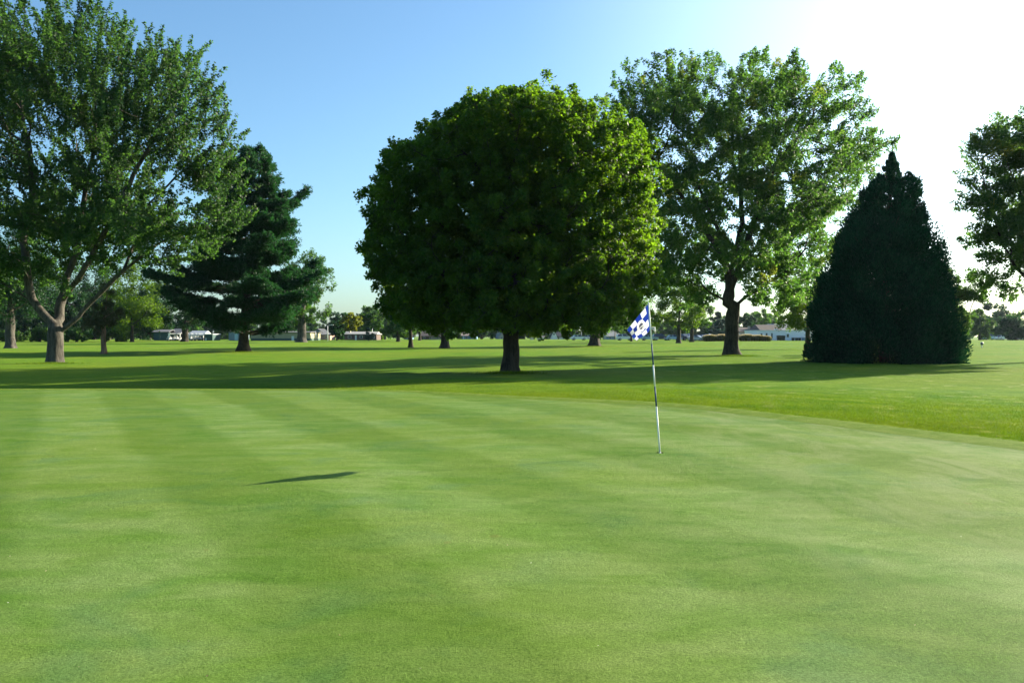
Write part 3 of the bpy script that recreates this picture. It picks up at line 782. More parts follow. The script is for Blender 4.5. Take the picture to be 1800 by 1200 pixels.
small('shade_tree', 'thin-trunked tree directly behind the flag', 1110, 0, 520, 34, 592, 'dark', n=110, nl=60, py=600, R0=0.22)
small('shade_tree', 'small leafy tree right of the flag with dark trunk', 1193, 0, 500, 46, 588, 'bright', n=170, nl=60, py=603, R0=0.4,
      lobes=[(1185,540,38,32),(1160,560,20,18),(1210,555,30,24),(1190,520,30,22)])
small('shade_tree', 'leafy tree behind and right of the small tree by the flag', 1216, 0, 505, 38, 588, 'green', n=120, nl=60, py=601, R0=0.4)
small('spruce_tree', 'bluish conifer left of the thick trunk of the airy maple', 1262, 260, 548, 20, 597, 'spruce', n=120, nl=55, cat='conifer',
      lobes=[(1262,556,8,8),(1262,568,14,10),(1262,582,20,12),(1262,592,21,8)])
small('shade_tree', 'sunlit tree between the airy maple and the huge evergreen', 1420, 118, 455, 55, 590, 'bright', n=260, nl=65, R0=0.3,
      lobes=[(1425,510,40,42),(1400,545,34,32),(1450,550,34,30),(1390,520,24,26),(1440,480,30,24),(1385,565,20,12)])
small('shade_tree', 'pale green tree behind the white building', 1345, 330, 543, 30, 585, 'green', n=80, nl=55)
small('shade_tree', 'dark green tree behind the brown roof', 1312, 320, 548, 22, 588, 'dark', n=70, nl=55)
small('shade_tree', 'pale weeping tree behind the white building chimney', 1385, 300, 540, 24, 585, 'bright', n=70, nl=55)
small('shade_tree', 'sunlit tree half hidden behind the right flank of the huge evergreen', 1672, 96, 470, 38, 595, 'green', n=250, nl=65, R0=0.28,
      lobes=[(1655,500,26,38),(1680,540,24,34),(1700,510,18,22),(1690,575,14,16),(1725,520,18,10)])
small('shade_tree', 'hazy rounded tree right of the huge evergreen', 1722, 250, 545, 26, 603, 'green', n=120, nl=60)
small('shade_tree', 'dark spreading tree at the right picture edge, on the far lawn', 1785, 245, 556, 34, 598, 'dark', n=140, nl=60)
small('shade_tree', 'taller hazy tree behind the spreading tree at the right edge', 1795, 330, 545, 34, 600, 'green', n=110, nl=55)
small('shade_tree', 'bluish hazy tree in the gap at the far right', 1752, 360, 558, 20, 603, 'dark', n=80, nl=55)
small('shade_tree', 'dark green tree seen right of the round maple trunk', 922, 330, 560, 26, 598, 'dark', n=90, nl=55)
small('shade_tree', 'narrow green tree behind the white garden shed', 947, 300, 568, 9, 596, 'green', n=50, nl=50)
small('shade_tree', 'dark rounded tree right of the white gabled house', 1000, 310, 566, 22, 597, 'dark', n=90, nl=55)
small('shade_tree', 'small green tree left of the round maple trunk', 866, 300, 573, 9, 597, 'green', n=50, nl=50)
small('shade_tree', 'dark tree in front of the blue houses', 846, 270, 572, 14, 594, 'dark', n=70, nl=55)
small('shade_tree', 'light green tree between the split trunk and the blue house', 806, 290, 573, 10, 596, 'bright', n=50, nl=50)
small('shade_tree', 'bright green bush behind the ranch house end', 668, 262, 580, 8, 598, 'bright', n=50, nl=50, cat='bush')
small('shade_tree', 'leafy tree left of the brown-roofed house', 718, 250, 572, 14, 596, 'green', n=60, nl=55)

# far wooded line, copies of three trees
protos = []
for i, mt in enumerate(('green','dark','green')):
    t = small('far_tree', 'hazy tree in the far wooded line behind the houses', 900, 400, 545-4*i, 32, 594, mt, n=110, nl=70, leaf=0.85, group='trees of the far wooded line')
    protos.append(t)
pxs = np.linspace(-60, 1860, 84)
for i, px in enumerate(pxs):
    px += RS.uniform(-14, 14); d = RS.uniform(385, 470)
    src = protos[i % 3]
    if i < 3: o = src
    else:
        o = src.copy(); link(o)
        for ch in src.children:
            c = ch.copy(); link(c, o)
    sc = RS.uniform(0.75, 1.15); o.location = tuple(PD(px, d)); o.scale = (sc*RS.uniform(.9, 1.3), sc, sc*RS.uniform(0.85, 1.15)); o.rotation_euler = (0, 0, RS.uniform(0, 6.28))

# ------------------------------------------------------------------ flagstick, flag and cup
M['white_paint'] = plain('white_paint', (0.80, 0.80, 0.76), 0.5, 0.3, 0.05)
M['blue_paint'] = plain('blue_paint', (0.02, 0.06, 0.16), 0.6, 0.25, 0.05)
M['cup_liner'] = plain('cup_liner', (0.25, 0.25, 0.24), 0.5)
M['soil'] = plain('soil', (0.05, 0.035, 0.02), 0.95, 0.05)
def cloth(name, col):
    m, n, l = nt(name)
    tc = n.new('ShaderNodeTexCoord').outputs['Object']
    f = noise(n, l, tc, 250, 2); c = mixcol(n, l, f, tuple(x*0.93 for x in col), tuple(min(1, x*1.05) for x in col))
    p = n.new('ShaderNodeBsdfPrincipled'); l.new(c, p.inputs['Base Color']); p.inputs['Roughness'].default_value = 0.65
    t = n.new('ShaderNodeBsdfTranslucent'); l.new(c, t.inputs['Color'])
    mx = n.new('ShaderNodeMixShader'); mx.inputs[0].default_value = 0.45
    l.new(p.outputs[0], mx.inputs[1]); l.new(t.outputs[0], mx.inputs[2])
    o = n.new('ShaderNodeOutputMaterial'); l.new(mx.outputs[0], o.inputs['Surface'])
    return m
M['flag_blue'] = cloth('flag_blue_cloth', (0.008, 0.025, 0.22))
M['flag_white'] = cloth('flag_white_cloth', (0.60, 0.62, 0.63))
M['flag_grey'] = cloth('flag_grey_print', (0.06, 0.06, 0.10))
bz = float(H(*PIN)); pin3 = np.array([PIN[0], PIN[1], bz])
pb = P(1160, 796)
dp = PIN[1]
mpx = F/dp
Hh = (796-535)/mpx                       # height of the stick
lean = np.array([-20/mpx, 0.0, Hh])
def sp(t): return lean*t
stick = empty('flagstick', pin3, 'leaning white and blue flagstick standing in the hole on the green', 'flagstick')
bands = [(796,715,'white_paint'),(715,680,'blue_paint'),(680,642,'white_paint'),(642,605,'blue_paint'),(605,534,'white_paint')]
for y0, y1, mt in bands:
    t0 = (796-y0)/(796-535); t1 = (796-y1)/(796-535)
    if y0 == 796: t0 = -0.055
    m = MB(); ra = lambda t: 0.0125-0.0030*t
    m.tube([sp(t0), sp(t1)], [ra(t0), ra(t1)], 14)
    m.build('pole_section', M[mt], stick)
m = MB(); m.tube([sp(-0.055), sp(-0.004), sp(0.004)], [0.016, 0.016, 0.0126], 14); m.build('ferrule', M['white_paint'], stick)
m = MB(); m.tube([sp(0.998), sp(1.004), sp(1.010)], [0.012, 0.014, 0.006], 12); m.build('pole_cap', M['white_paint'], stick)
# flag: hangs from the top, swung to the left and folded
def flag_pt(u, v):
    """u along the fly 0..1, v down the hoist 0..1 (metres relative to the stick base)"""
    a = np.array([1138.5, 536.0]); b = np.array([1144.0, 577.0]); c = np.array([1104.5, 580.5]); e = np.array([1123.0, 600.0])
    top = a+(c-a)*u; bot = b+(e-b)*u
    bot = bot + np.array([5.5, 2.0])*sin(pi*min(1, u*1.25))*0.6
    q = top+(bot-top)*v
    fold = 0.045*sin(v*7.5+u*2.2+0.5)*u**0.6 + 0.05*u*sin(v*3.0)
    yy = 0.14*u + 0.10*u*v + fold
    return np.array([(q[0]-1160)/mpx, yy, (796-q[1])/mpx])
m = MB(); NU, NV = 72, 54
V = [flag_pt(i/NU, j/NV) for j in range(NV+1) for i in range(NU+1)]
Fs = []; mi = []
for j in range(NV):
    for i in range(NU):
        u = (i+0.5)/NU; v = (j+0.5)/NV
        Fs.append((j*(NU+1)+i, j*(NU+1)+i+1, (j+1)*(NU+1)+i+1, (j+1)*(NU+1)+i))
        col = 0
        if u > 0.11:
            cu = 1+int((u-0.11)/0.89*3.7); cv = int(v*3.7)
            col = 1 if (cu+cv) % 2 == 1 else 0
            if u > 0.985 or v < 0.012 or v > 0.988: col = 0
        du, dv = (u-0.50)*1.42, (v-0.5)
        q = hypot(du, dv)
        if q < 0.27: col = 1
        if q < 0.15 and not (abs(dv-0.02) < 0.018) and not (abs(du+0.05) < 0.012 and dv > 0): col = 2
        mi.append(col)
me = MB(); me.v = [tuple(p) for p in V]; me.f = Fs; me.m = mi; me.sm = [True]*len(Fs)
fl = me.build('golf_flag', [M['flag_blue'], M['flag_white'], M['flag_grey']], None, pin3)
tag(fl, 'blue and white chequered golf flag with round grey emblem, hanging from the stick', 'flag')
m = MB()
for vv in (0.5,):
    p = flag_pt(0.0, vv); t = p[2]/lean[2]; c = sp(t)
    m.tube([c+np.array([0, 0, -0.008]), c+np.array([0, 0, 0.008])], [0.0115, 0.0115], 12)
    m.add([c+(0,0,-.006), c+(0,0,.006), p+(0,0,.006), p+(0,0,-.006)], [(0,1,2,3)])
m.build('tie', M['white_paint'], fl)
m = MB()
for k in range(5):
    q0 = flag_pt(0.0, 0.985); m.add([q0+(0.0, 0.0, 0), q0+(0.02+0.012*k, 0.004*k-0.01, 0.01), q0+(0.035+0.01*k, 0.004*k, -0.02-0.01*k), q0+(0.004, 0, -0.02)], [(0,1,2,3)])
m.build('loose_tie', M['flag_white'], fl)
# the cup in the ground
cup = empty('hole_cup', pin3, 'round hole with white cup liner around the foot of the flagstick', 'hole')
def ringwall(r, z0, z1, k=40):
    v = [(r*cos(2*pi*i/k), r*sin(2*pi*i/k), z) for z in (z0, z1) for i in range(k)]
    return v, [(i, (i+1) % k, (i+1) % k+k, i+k) for i in range(k)]
m = MB(); m.add(*ringwall(0.054, -0.06, 0.001)); m.build('soil_rim', M['soil'], cup)
m = MB(); m.add(*ringwall(0.0538, -0.16, -0.06)); v, f = ringwall(0.0538, -0.16, -0.159); m.add(v[:40], [tuple(range(40))]); m.build('liner', M['cup_liner'], cup)

# ------------------------------------------------------------------ grass blades: long rough along the green, tufts at trunks
def blades(name, XY, hgt, wid, mat, lean_=0.5, sc=None):
    n = len(XY); z = H(XY[:,0], XY[:,1])+0.004
    a = RS.uniform(0, 2*pi, n); h = hgt*RS.uniform(0.5, 1.25, n)*(1 if sc is None else sc); w = wid*RS.uniform(0.7, 1.3, n)
    c = np.stack([XY[:,0], XY[:,1], z], 1); s = np.stack([np.cos(a), np.sin(a), 0*a], 1)*w[:,None]*0.5
    ln = RS.normal(size=(n, 2))*lean_*h[:,None]*0.6
    V = np.empty((n, 3, 3)); V[:,0] = c-s; V[:,1] = c+s; V[:,2] = c + np.stack([ln[:,0], ln[:,1], h], 1)
    return np_mesh(name, V.reshape(-1, 3), np.arange(n*3).reshape(n, 3), mat)
M['blade'] = grass_mat('rough_grass_blades', 'blade')
n = 480000
tt = RS.uniform(radians(-35), radians(150), n); s = RS.uniform(0, 1, n)**1.6*15+0.62+0.12*RS.uniform(0, 1, n)
rr = RB(tt)+s; XY = np.stack([PIN[0]+rr*np.cos(tt), PIN[1]+rr*np.sin(tt)], 1)
ok = (XY[:,1] > 9) & (np.abs(XY[:,0]/XY[:,1]) < 0.64)
XY = XY[ok]; s_ = s[ok]
g = blades('rough_grass', XY, 0.040, 0.009, M['blade'], 0.8, 0.35+0.65*ss((s_-0.6)/0.8)*(1-0.5*ss((s_-6)/8)))
tag(g, 'short uneven rough grass growing round the mown green', 'grass', kind='stuff')

# ------------------------------------------------------------------ buildings
def wallmat(name, col, rough=0.8): return plain(name, col, rough, 0.2, 0.06, 0.6)
def siding(name, col, pitch=0.2):
    m, n, l = nt(name)
    tc = n.new('ShaderNodeTexCoord').outputs['Object']; sep = n.new('ShaderNodeSeparateXYZ'); l.new(tc, sep.inputs[0])
    w = n.new('ShaderNodeMath'); w.operation = 'FRACT'; k = n.new('ShaderNodeMath'); k.operation = 'MULTIPLY'
    l.new(sep.outputs[2], k.inputs[0]); k.inputs[1].default_value = 1/pitch; l.new(k.outputs[0], w.inputs[0])
    f = noise(n, l, tc, 0.8, 4); c = mixcol(n, l, f, tuple(x*0.85 for x in col), tuple(min(1, x*1.1) for x in col))
    princ(n, l, c, 0.6, 0.3, w.outputs[0], 0.6, 0.03); return m
def shingle(name, col):
    m, n, l = nt(name)
    tc = n.new('ShaderNodeTexCoord').outputs['Object']
    f = noise(n, l, tc, 7, 5, 0.8); g2 = noise(n, l, tc, 0.5, 3)
    c = mixcol(n, l, f, tuple(x*0.7 for x in col), tuple(min(1, x*1.3) for x in col)); c = mixcol(n, l, ramp(n, l, g2, .4, .7, 0, .3), c, tuple(x*0.7 for x in col))
    princ(n, l, c, 0.9, 0.15, f, 0.6, 0.02); return m
W = dict(green=siding('dark_green_siding', (0.030, 0.075, 0.075)), tan=siding('tan_siding', (0.36, 0.33, 0.20), 0.3), greenbase=siding('green_wainscot', (0.05, 0.10, 0.085)),
         greyblue=siding('grey_blue_siding', (0.22, 0.30, 0.36)), slate=siding('slate_blue_siding', (0.16, 0.22, 0.32)), white=wallmat('white_stucco', (0.86, 0.82, 0.84)),
         brick=wallmat('brown_brick', (0.12, 0.085, 0.075)), pink=wallmat('pinkish_brick', (0.36, 0.24, 0.20)), beige=wallmat('beige_wall', (0.40, 0.35, 0.28)),
         blue=siding('blue_siding', (0.14, 0.26, 0.42)), grey=siding('grey_siding', (0.34, 0.36, 0.38)), trim=wallmat('white_trim', (0.72, 0.72, 0.70)),
         roofgrey=shingle('grey_shingles', (0.17, 0.17, 0.18)), roofbrown=shingle('brown_shingles', (0.12, 0.10, 0.095)), roofdark=shingle('dark_shingles', (0.06, 0.065, 0.08)),
         rooftin=plain('galvanised_roof', (0.42, 0.44, 0.46), 0.45, 0.5, 0.1), rooflight=shingle('light_grey_shingles', (0.33, 0.32, 0.31)), roofpink=shingle('pale_pink_shingles', (0.38, 0.30, 0.27)),
         glass=plain('window_glass', (0.02, 0.035, 0.05), 0.08, 0.8, 0.1), doorblue=plain('pale_blue_door', (0.45, 0.62, 0.68), 0.5), doorwhite=plain('white_door', (0.70, 0.76, 0.72), 0.5),
         dark=plain('dark_interior', (0.03, 0.03, 0.035), 0.9), concrete=plain('concrete', (0.35, 0.34, 0.32), 0.9), wood=plain('weathered_wood', (0.22, 0.17, 0.12), 0.85),
         steel=plain('galvanised_steel', (0.45, 0.46, 0.47), 0.4, 0.5, 0.08, metal=0.6), black=plain('black_plastic', (0.02, 0.02, 0.022), 0.5), brass=plain('yellow_plastic', (0.5, 0.42, 0.05), 0.5))

def building(name, label, px0, px1, d, eave, ridge, wall, roof, depth=8.0, style='side', hip=0.0, wins=(), doors=(), chimney=None, trim=True, cat='house', over=0.35, base_strip=None, group=None, gable_px=None, rot=0):
    xa, xb = X(px0, d), X(px1, d); w = (xb-xa)/2; cx = (xa+xb)/2
    z0 = float(min(H(cx, d), H(xa, d), H(xb, d)))
    o = empty(name, (cx, d, z0), label, cat, group, rot)
    ze = Z(eave, d)-z0; zr = Z(ridge, d)-z0
    m = MB()
    if style == 'front':
        m.prism([(-w,-0.3),(w,-0.3),(w,ze),(0,zr-0.12),(-w,ze)], 0, depth)
    elif style == 'shed':
        m.box(-w, w, 0, depth, -0.3, ze)
    elif style == 'flat':
        m.box(-w, w, 0, depth, -0.3, ze)
    else:
        m.box(-w, w, 0, depth, -0.3, ze)
        if hip == 0:
            m.prism([(0,ze),(depth,ze),(depth/2,zr-0.1)], -w, w)   # placed in x/y swapped below
            n0 = len(m.v)-6
            for i in range(n0, len(m.v)):
                x, y, z = m.v[i]; m.v[i] = (y, x, z)
    m.build('wall', W[wall], o)
    m = MB(); t = 0.16; e = over
    if style == 'front':
        for sgn in (-1, 1):
            sl_ = (zr-ze)/w
            m.prism([(0, zr), (sgn*(w+e), ze-sl_*e), (sgn*(w+e), ze-sl_*e+t), (0, zr+t)], -e, depth+e)
    elif style == 'flat':
        m.box(-w-0.12, w+0.12, -0.12, depth+0.12, ze, ze+0.22)
    elif style == 'shed':
        m.add([(-w-e,-e,ze+0.02),(w+e,-e,ze+0.02),(w+e,depth+e,zr),(-w-e,depth+e,zr),(-w-e,-e,ze+t),(w+e,-e,ze+t),(w+e,depth+e,zr+t),(-w-e,depth+e,zr+t)],
              [(3,2,1,0),(4,5,6,7),(0,1,5,4),(1,2,6,5),(2,3,7,6),(3,0,4,7)])
    else:
        h = hip*w
        lo = ze-(zr-ze)/(depth/2)*e
        m.add([(-w-e,-e,lo),(w+e,-e,lo),(w+e,depth+e,lo),(-w-e,depth+e,lo),(-w-e+h,depth/2,zr),(w+e-h,depth/2,zr),
               (-w-e,-e,lo+t),(w+e,-e,lo+t),(w+e,depth+e,lo+t),(-w-e,depth+e,lo+t),(-w-e+h,depth/2,zr+t),(w+e-h,depth/2,zr+t)],
              [(0,4,5,1),(2,5,4,3),(0,3,4),(1,5,2),(6,7,11,10),(8,9,10,11),(9,6,10),(7,8,11),(0,1,7,6),(1,2,8,7),(2,3,9,8),(3,0,6,9)])
    rf = m.build('roof', W[roof], o)
    if base_strip:
        m = MB(); m.box(-w-0.02, w+0.02, -0.02, depth+0.02, -0.3, base_strip[1]); m.build('wainscot', W[base_strip[0]], o)
    for (a, b_, c_, e_) in wins:
        x0, x1 = X(a, d)-cx, X(b_, d)-cx; za, zb = Z(e_, d)-z0, Z(c_, d)-z0
        m = MB(); fw = 0.07
        m.box(x0-fw, x1+fw, -0.07, -0.003, za-fw, za); m.box(x0-fw, x1+fw, -0.07, -0.003, zb, zb+fw)
        m.box(x0-fw, x0, -0.068, -0.003, za, zb); m.box(x1, x1+fw, -0.068, -0.003, za, zb)
        wf = m.build('window', W['trim'], o)
        m = MB(); m.box(x0, x1, -0.03, -0.004, za, zb); m.build('pane', W['glass'], wf)
    for (a, b_, c_, e_, mt) in doors:
        x0, x1 = X(a, d)-cx, X(b_, d)-cx; zb = Z(c_, d)-z0
        m = MB(); m.box(x0, x1, -0.045, -0.003, 0.0, zb); dr = m.build('door', W[mt], o)
        m = MB(); m.box(x1-0.18, x1-0.10, -0.09, -0.046, 0.95, 1.08); m.build('handle', W['steel'], dr)
    if chimney:
        a, b_, c_ = chimney; x0, x1 = X(a, d)-cx, X(b_, d)-cx
        m = MB(); m.box(x0, x1, depth*0.25, depth*0.25+0.9, ze-0.2, Z(c_, d)-z0); m.box(x0-.08, x1+.08, depth*0.25-.08, depth*0.25+0.98, Z(c_, d)-z0, Z(c_, d)-z0+0.15); m.build('chimney', W['beige'], rf)
    return o

building('garden_shed', 'dark green shed with grey roof, left of the pavilion', 270, 296, 226, 583.5, 580, 'green', 'roofgrey', 4.5, cat='shed', doors=[(279,283,586,0,'greenbase')])
# open pavilion
def pavilion(label, px0, px1, d, eave, ridge, roof, depth=6, back='brick', posts=4, name='pavilion', hip=0.3):
    xa, xb = X(px0, d), X(px1, d); w = (xb-xa)/2; cx = (xa+xb)/2; z0 = float(H(cx, d)); o = empty(name, (cx, d, z0), label, 'shelter')
    ze = Z(eave, d)-z0; zr = Z(ridge, d)-z0; e = .3; h = hip*w
    m = MB(); m.add([(-w-e,-e,ze),(w+e,-e,ze),(w+e,depth+e,ze),(-w-e,depth+e,ze),(-w-e+h,depth/2,zr),(w+e-h,depth/2,zr)], [(0,1,5,4),(2,3,4,5),(0,4,3),(1,2,5),(3,2,1,0)]); m.build('roof', W[roof], o)
    m = MB(); m.box(-w-e-.03, w+e+.03, -e-.06, -e, ze-.28, ze-.01); m.build('fascia', W['trim'], o)
    for i in range(posts):
        x = -w+2*w*i/(posts-1); m = MB(); m.box(x-.1, x+.1, 0, .2, -.2, ze-0.002); m.build('post', W['trim' if i == posts-1 else 'wood'], o)
    m = MB(); m.box(-w, w, depth-.2, depth, -.2, ze-.002); m.build('back_wall', W[back], o)
    return o
pavilion('open pavilion with grey hipped roof between the two dark green sheds', 298.5, 316, 228, 586, 577.5, 'roofgrey', posts=4)
building('garden_shed', 'dark green shed under the right end of the long white canopy roof', 358.5, 373.5, 224, 588, 587, 'green', 'rooftin', 6, 'flat', cat='shed', doors=[(361,363,594,0,'doorwhite')])
pavilion('long open cart shelter with pale metal roof behind the pine', 333, 357, 230, 588, 581, 'rooftin', back='dark', posts=5, name='cart_shelter', hip=0.0)
building('storage_building', 'long low tan building with green base behind the pine trunk', 441, 545, 222, 584.5, 583, 'tan', 'roofgrey', 12, cat='storage building',
         doors=[(512.5,517,590.5,0,'doorwhite')], base_strip=('greenbase', 0.62))
building('garage', 'grey-blue garage with pale blue door left of the pine trunk', 402, 422, 229, 583, 580, 'greyblue', 'roofgrey', 8, cat='garage', doors=[(412.5,418,586,0,'doorblue')])
building('house', 'slate blue gabled house right of the long tan building', 545.5, 571, 262, 588, 578, 'slate', 'roofdark', 9, 'front', wins=[(553,557,584,588),(561,564,585,588)])
building('house', 'low pinkish brick house with grey roof behind the two thin poles', 556, 580, 240, 588.5, 586, 'pink', 'roofgrey', 7, wins=[(560,563,590.5,594),(572,575,590.5,594)])
building('house', 'low ranch house with pale grey roof under the yellow-leaved tree', 603, 661, 245, 587.5, 583.5, 'brick', 'rooflight', 9, hip=0.06, wins=[(612,617,590,594.5),(633,637,590,594),(654,658,590,594)], doors=[(624,627,589,0,'doorwhite')], chimney=(611,613,582.6))
building('house', 'small blue house left of the brown-roofed house', 711, 723, 285, 592, 588, 'blue', 'roofdark', 7, wins=[(714,716,593,595)])
building('house', 'brown-roofed house left of the split trunk', 738, 762, 262, 590.5, 581, 'brick', 'roofbrown', 9, hip=0.25, wins=[(744,747,592,595),(755,758,592,595)])
building('house', 'brown-roofed house wing right beside the split trunk', 757, 778, 254, 591.5, 585, 'beige', 'roofbrown', 6, 'side', hip=0.4, wins=[(768,770,592.5,595),(773,775,592.5,595)])
building('house', 'blue house with pale pink gabled roof left of the round maple trunk', 812, 838, 275, 590, 583, 'blue', 'roofpink', 8, 'side', hip=0.15, wins=[(818,822,592,594.5),(828,831,592,594.5)], doors=[(814,815.5,591,0,'doorwhite')])
building('house', 'two-storey grey-blue house with gables just left of the round maple trunk', 871, 890, 300, 588, 578, 'slate', 'roofgrey', 9, 'front', wins=[(875,877,582,585),(882,884,582,585)])
building('house', 'small grey front gable wing before the two-storey house', 877, 888, 290, 592, 587, 'grey', 'roofpink', 5, 'front', wins=[(881,883,592.5,595)])
building('garden_shed', 'tiny white shed right of the round maple trunk', 932, 938, 268, 594, 592.6, 'white', 'roofgrey', 3, 'front', cat='shed')
building('garden_shed', 'larger white garden shed with wide door, left of the white gabled house', 945, 956.5, 262, 593, 591.5, 'white', 'roofgrey', 4, 'side', cat='shed', doors=[(950,954,594,0,'doorwhite')])
building('house', 'white gabled house with steep dark roof on the far lawn edge', 969, 979, 288, 590.5, 581.5, 'white', 'roofdark', 8, 'front', wins=[(972.5,975,586,588.5)])
building('house', 'dark-roofed wing with small dark door joined to the white gabled house', 979, 992, 290, 591.5, 584, 'white', 'roofdark', 7, 'side', wins=[(981,983,593,596)])
building('house', 'grey house with pale pointed roof right of the thick forked trunk', 1066, 1093, 275, 591, 582, 'greyblue', 'rooflight', 9, hip=0.7, wins=[(1071,1074,592.5,595),(1083,1086,592.5,595)])
building('clubhouse', 'long brown-roofed building with stone chimney behind the pale grass hedge', 1290, 1338, 262, 583, 576, 'beige', 'roofbrown', 12, 'side', hip=0.0, cat='clubhouse',
         wins=[(1301,1304,586,590),(1307,1311,586,590),(1315,1319,586,590),(1322,1325,586,590)], chimney=(1320.5,1323,573.8))
building('clubhouse', 'taller brown roof section behind the white building', 1338, 1375, 258, 581, 571, 'brick', 'roofbrown', 14, 'side', hip=0.15, cat='clubhouse')
building('clubhouse', 'grey-roofed far wing rising above the brown roofs', 1352, 1402, 285, 581, 569.5, 'beige', 'rooflight', 12, 'side', hip=0.35, cat='clubhouse')
wb = building('utility_building', 'white flat-roofed building with narrow dark windows left of the huge evergreen', 1330, 1432, 232, 581.5, 581, 'white', 'trim', 12, 'flat', cat='building',
         wins=[(1337,1340,586,591.5),(1346,1349,585.5,591.5),(1355.5,1358,585.5,594),(1383,1386.5,587,592.5)])
m = MB(); 
for a in (1369.5, 1373):
    m.box(X(a,232)-X(1381,232), X(a,232)-X(1381,232)+0.5, 4, 4.6, Z(581.5,232)-wb.location.z+0.23, Z(577.5,232)-wb.location.z)
m.build('roof_vent', W['rooftin'], wb)
building('garden_shed', 'low grey lean-to with dark opening at the right end of the white building', 1414, 1428, 229, 594, 593.4, 'greyblue', 'steel', 2.2, 'flat', cat='shed', wins=[(1419,1426,595,598)])

# wheelie bins and tanks against the white building
def bin_(px, d, label, s=1.0):
    o = empty('waste_bin', PD(px, d), label, 'bin', 'dark bins along the white building')
    m = MB(); m.add([(-.45*s,-.4*s,0.08),(.45*s,-.4*s,0.08),(.45*s,.4*s,0.08),(-.45*s,.4*s,0.08),(-.55*s,-.5*s,1.25*s),(.55*s,-.5*s,1.25*s),(.55*s,.5*s,1.25*s),(-.55*s,.5*s,1.25*s)], [(3,2,1,0),(4,5,6,7),(0,1,5,4),(1,2,6,5),(2,3,7,6),(3,0,4,7)]); m.build('bin_body', W['black'], o)
    m = MB(); m.prism([(-.6*s,1.26*s),(.6*s,1.26*s),(.6*s,1.33*s),(0,1.42*s),(-.6*s,1.33*s)], -.55*s, .6*s); m.build('lid', W['black'], o)
    for q in (-1, 1):
        m = MB(); m.tube([(q*.4*s-.03,.3,0.1),(q*.4*s+.03,.3,0.1)], [.1,.1], 10); m.build('wheel', W['black'], o)
bin_(1369.5, 228, 'black bin, left one of the tall pair against the white building')
bin_(1376, 228, 'black bin, right one of the tall pair against the white building')
for i, px in enumerate((1394, 1400, 1405.5)):
    bin_(px, 228, ('low dark bin, left one of the row of three by the white building','low dark bin, middle one of the row of three by the white building','low dark bin, right one of the row of three by the white building')[i], 0.62)

# poles
def pole(px, d, top, label, r=0.09, mat='steel', lamp=False, cat='pole', cross=False):
    b_ = PD(px, d); o = empty('utility_pole' if cross else 'light_pole', b_, label, cat)
    h = Z(top, d)-b_[2]; m = MB(); m.tube([(0,0,-.2),(0,0,h*.5),(0,0,h)], [r*1.3, r, r*.7], 10); m.build('pole', W[mat], o)
    if lamp:
        m = MB(); m.tube([(0,0,h-.1),(.5,-.05,h+.12),(1.0,-.1,h+.15)], [.04,.035,.03], 6); m.build('arm', W[mat], o)
        m = MB(); m.prism([(.85,h+.05),(1.5,h+.08),(1.5,h+.2),(.85,h+.26)], -.25, .1); m.build('lamp_head', W['trim'], o)
    if cross:
        m = MB(); m.box(-.9, .9, -.16, -.04, h-.6, h-.45); m.build('crossarm', W['wood'], o)
        for q in (-.7, .7):
            m = MB(); m.tube([(q,-.1,h-.45),(q,-.1,h-.25)], [.05,.04], 8); m.build('insulator', W['trim'], o)
    return o
pole(576, 215, 572, 'taller white light pole right of the tan building', .1, 'trim', True)
pole(555, 218, 581, 'shorter thin pole at the right end of the tan building', .06, 'steel')
pole(654.5, 240, 573, 'thin antenna mast above the ranch house end', .05, 'steel', cat='mast')
pole(738.5, 240, 578, 'white light pole left of the brown-roofed house', .08, 'trim', True)
pole(1056, 250, 575, 'grey utility pole nearest the thick forked trunk', .13, 'wood', cross=True)
pole(1060.5, 252, 577, 'pale pole, right one of the pair by the thick forked trunk', .1, 'concrete')
pole(1081, 255, 578, 'utility pole before the grey pointed roof', .13, 'wood', cross=True)
pole(1022, 280, 582, 'thin white pole left of the thick forked trunk', .07, 'trim')

# ------------------------------------------------------------------ vehicles
def carpaint(name, col):
    m, n, l = nt(name); tc = n.new('ShaderNodeTexCoord').outputs['Object']
    f = noise(n, l, tc, 2, 3); c = mixcol(n, l, f, tuple(x*0.93 for x in col), tuple(min(1, x*1.05) for x in col))
    p = princ(n, l, c, 0.3, 0.5); p.inputs['Coat Weight'].default_value = 0.8; p.inputs['Coat Roughness'].default_value = 0.05; return m
PAINT = dict(white=(.75,.76,.78), silver=(.45,.47,.5), black=(.015,.016,.02), blue=(.05,.12,.28), darkblue=(.02,.035,.08), green=(.35,.5,.12), red=(.28,.03,.02), lightblue=(.35,.5,.62), grey=(.16,.17,.18))
PM = {k: carpaint(k+'_car_paint', v) for k, v in PAINT.items()}
M['tyre'] = plain('tyre_rubber', (0.018, 0.018, 0.02), 0.85); M['rim'] = plain('alloy_rim', (0.5, 0.5, 0.52), 0.3, 0.5, 0.05, metal=0.7)
M['headlight'] = plain('headlight_glass', (0.75, 0.78, 0.8), 0.1, 0.8); M['tail'] = plain('tail_light_glass', (0.35, 0.02, 0.015), 0.2, 0.6)
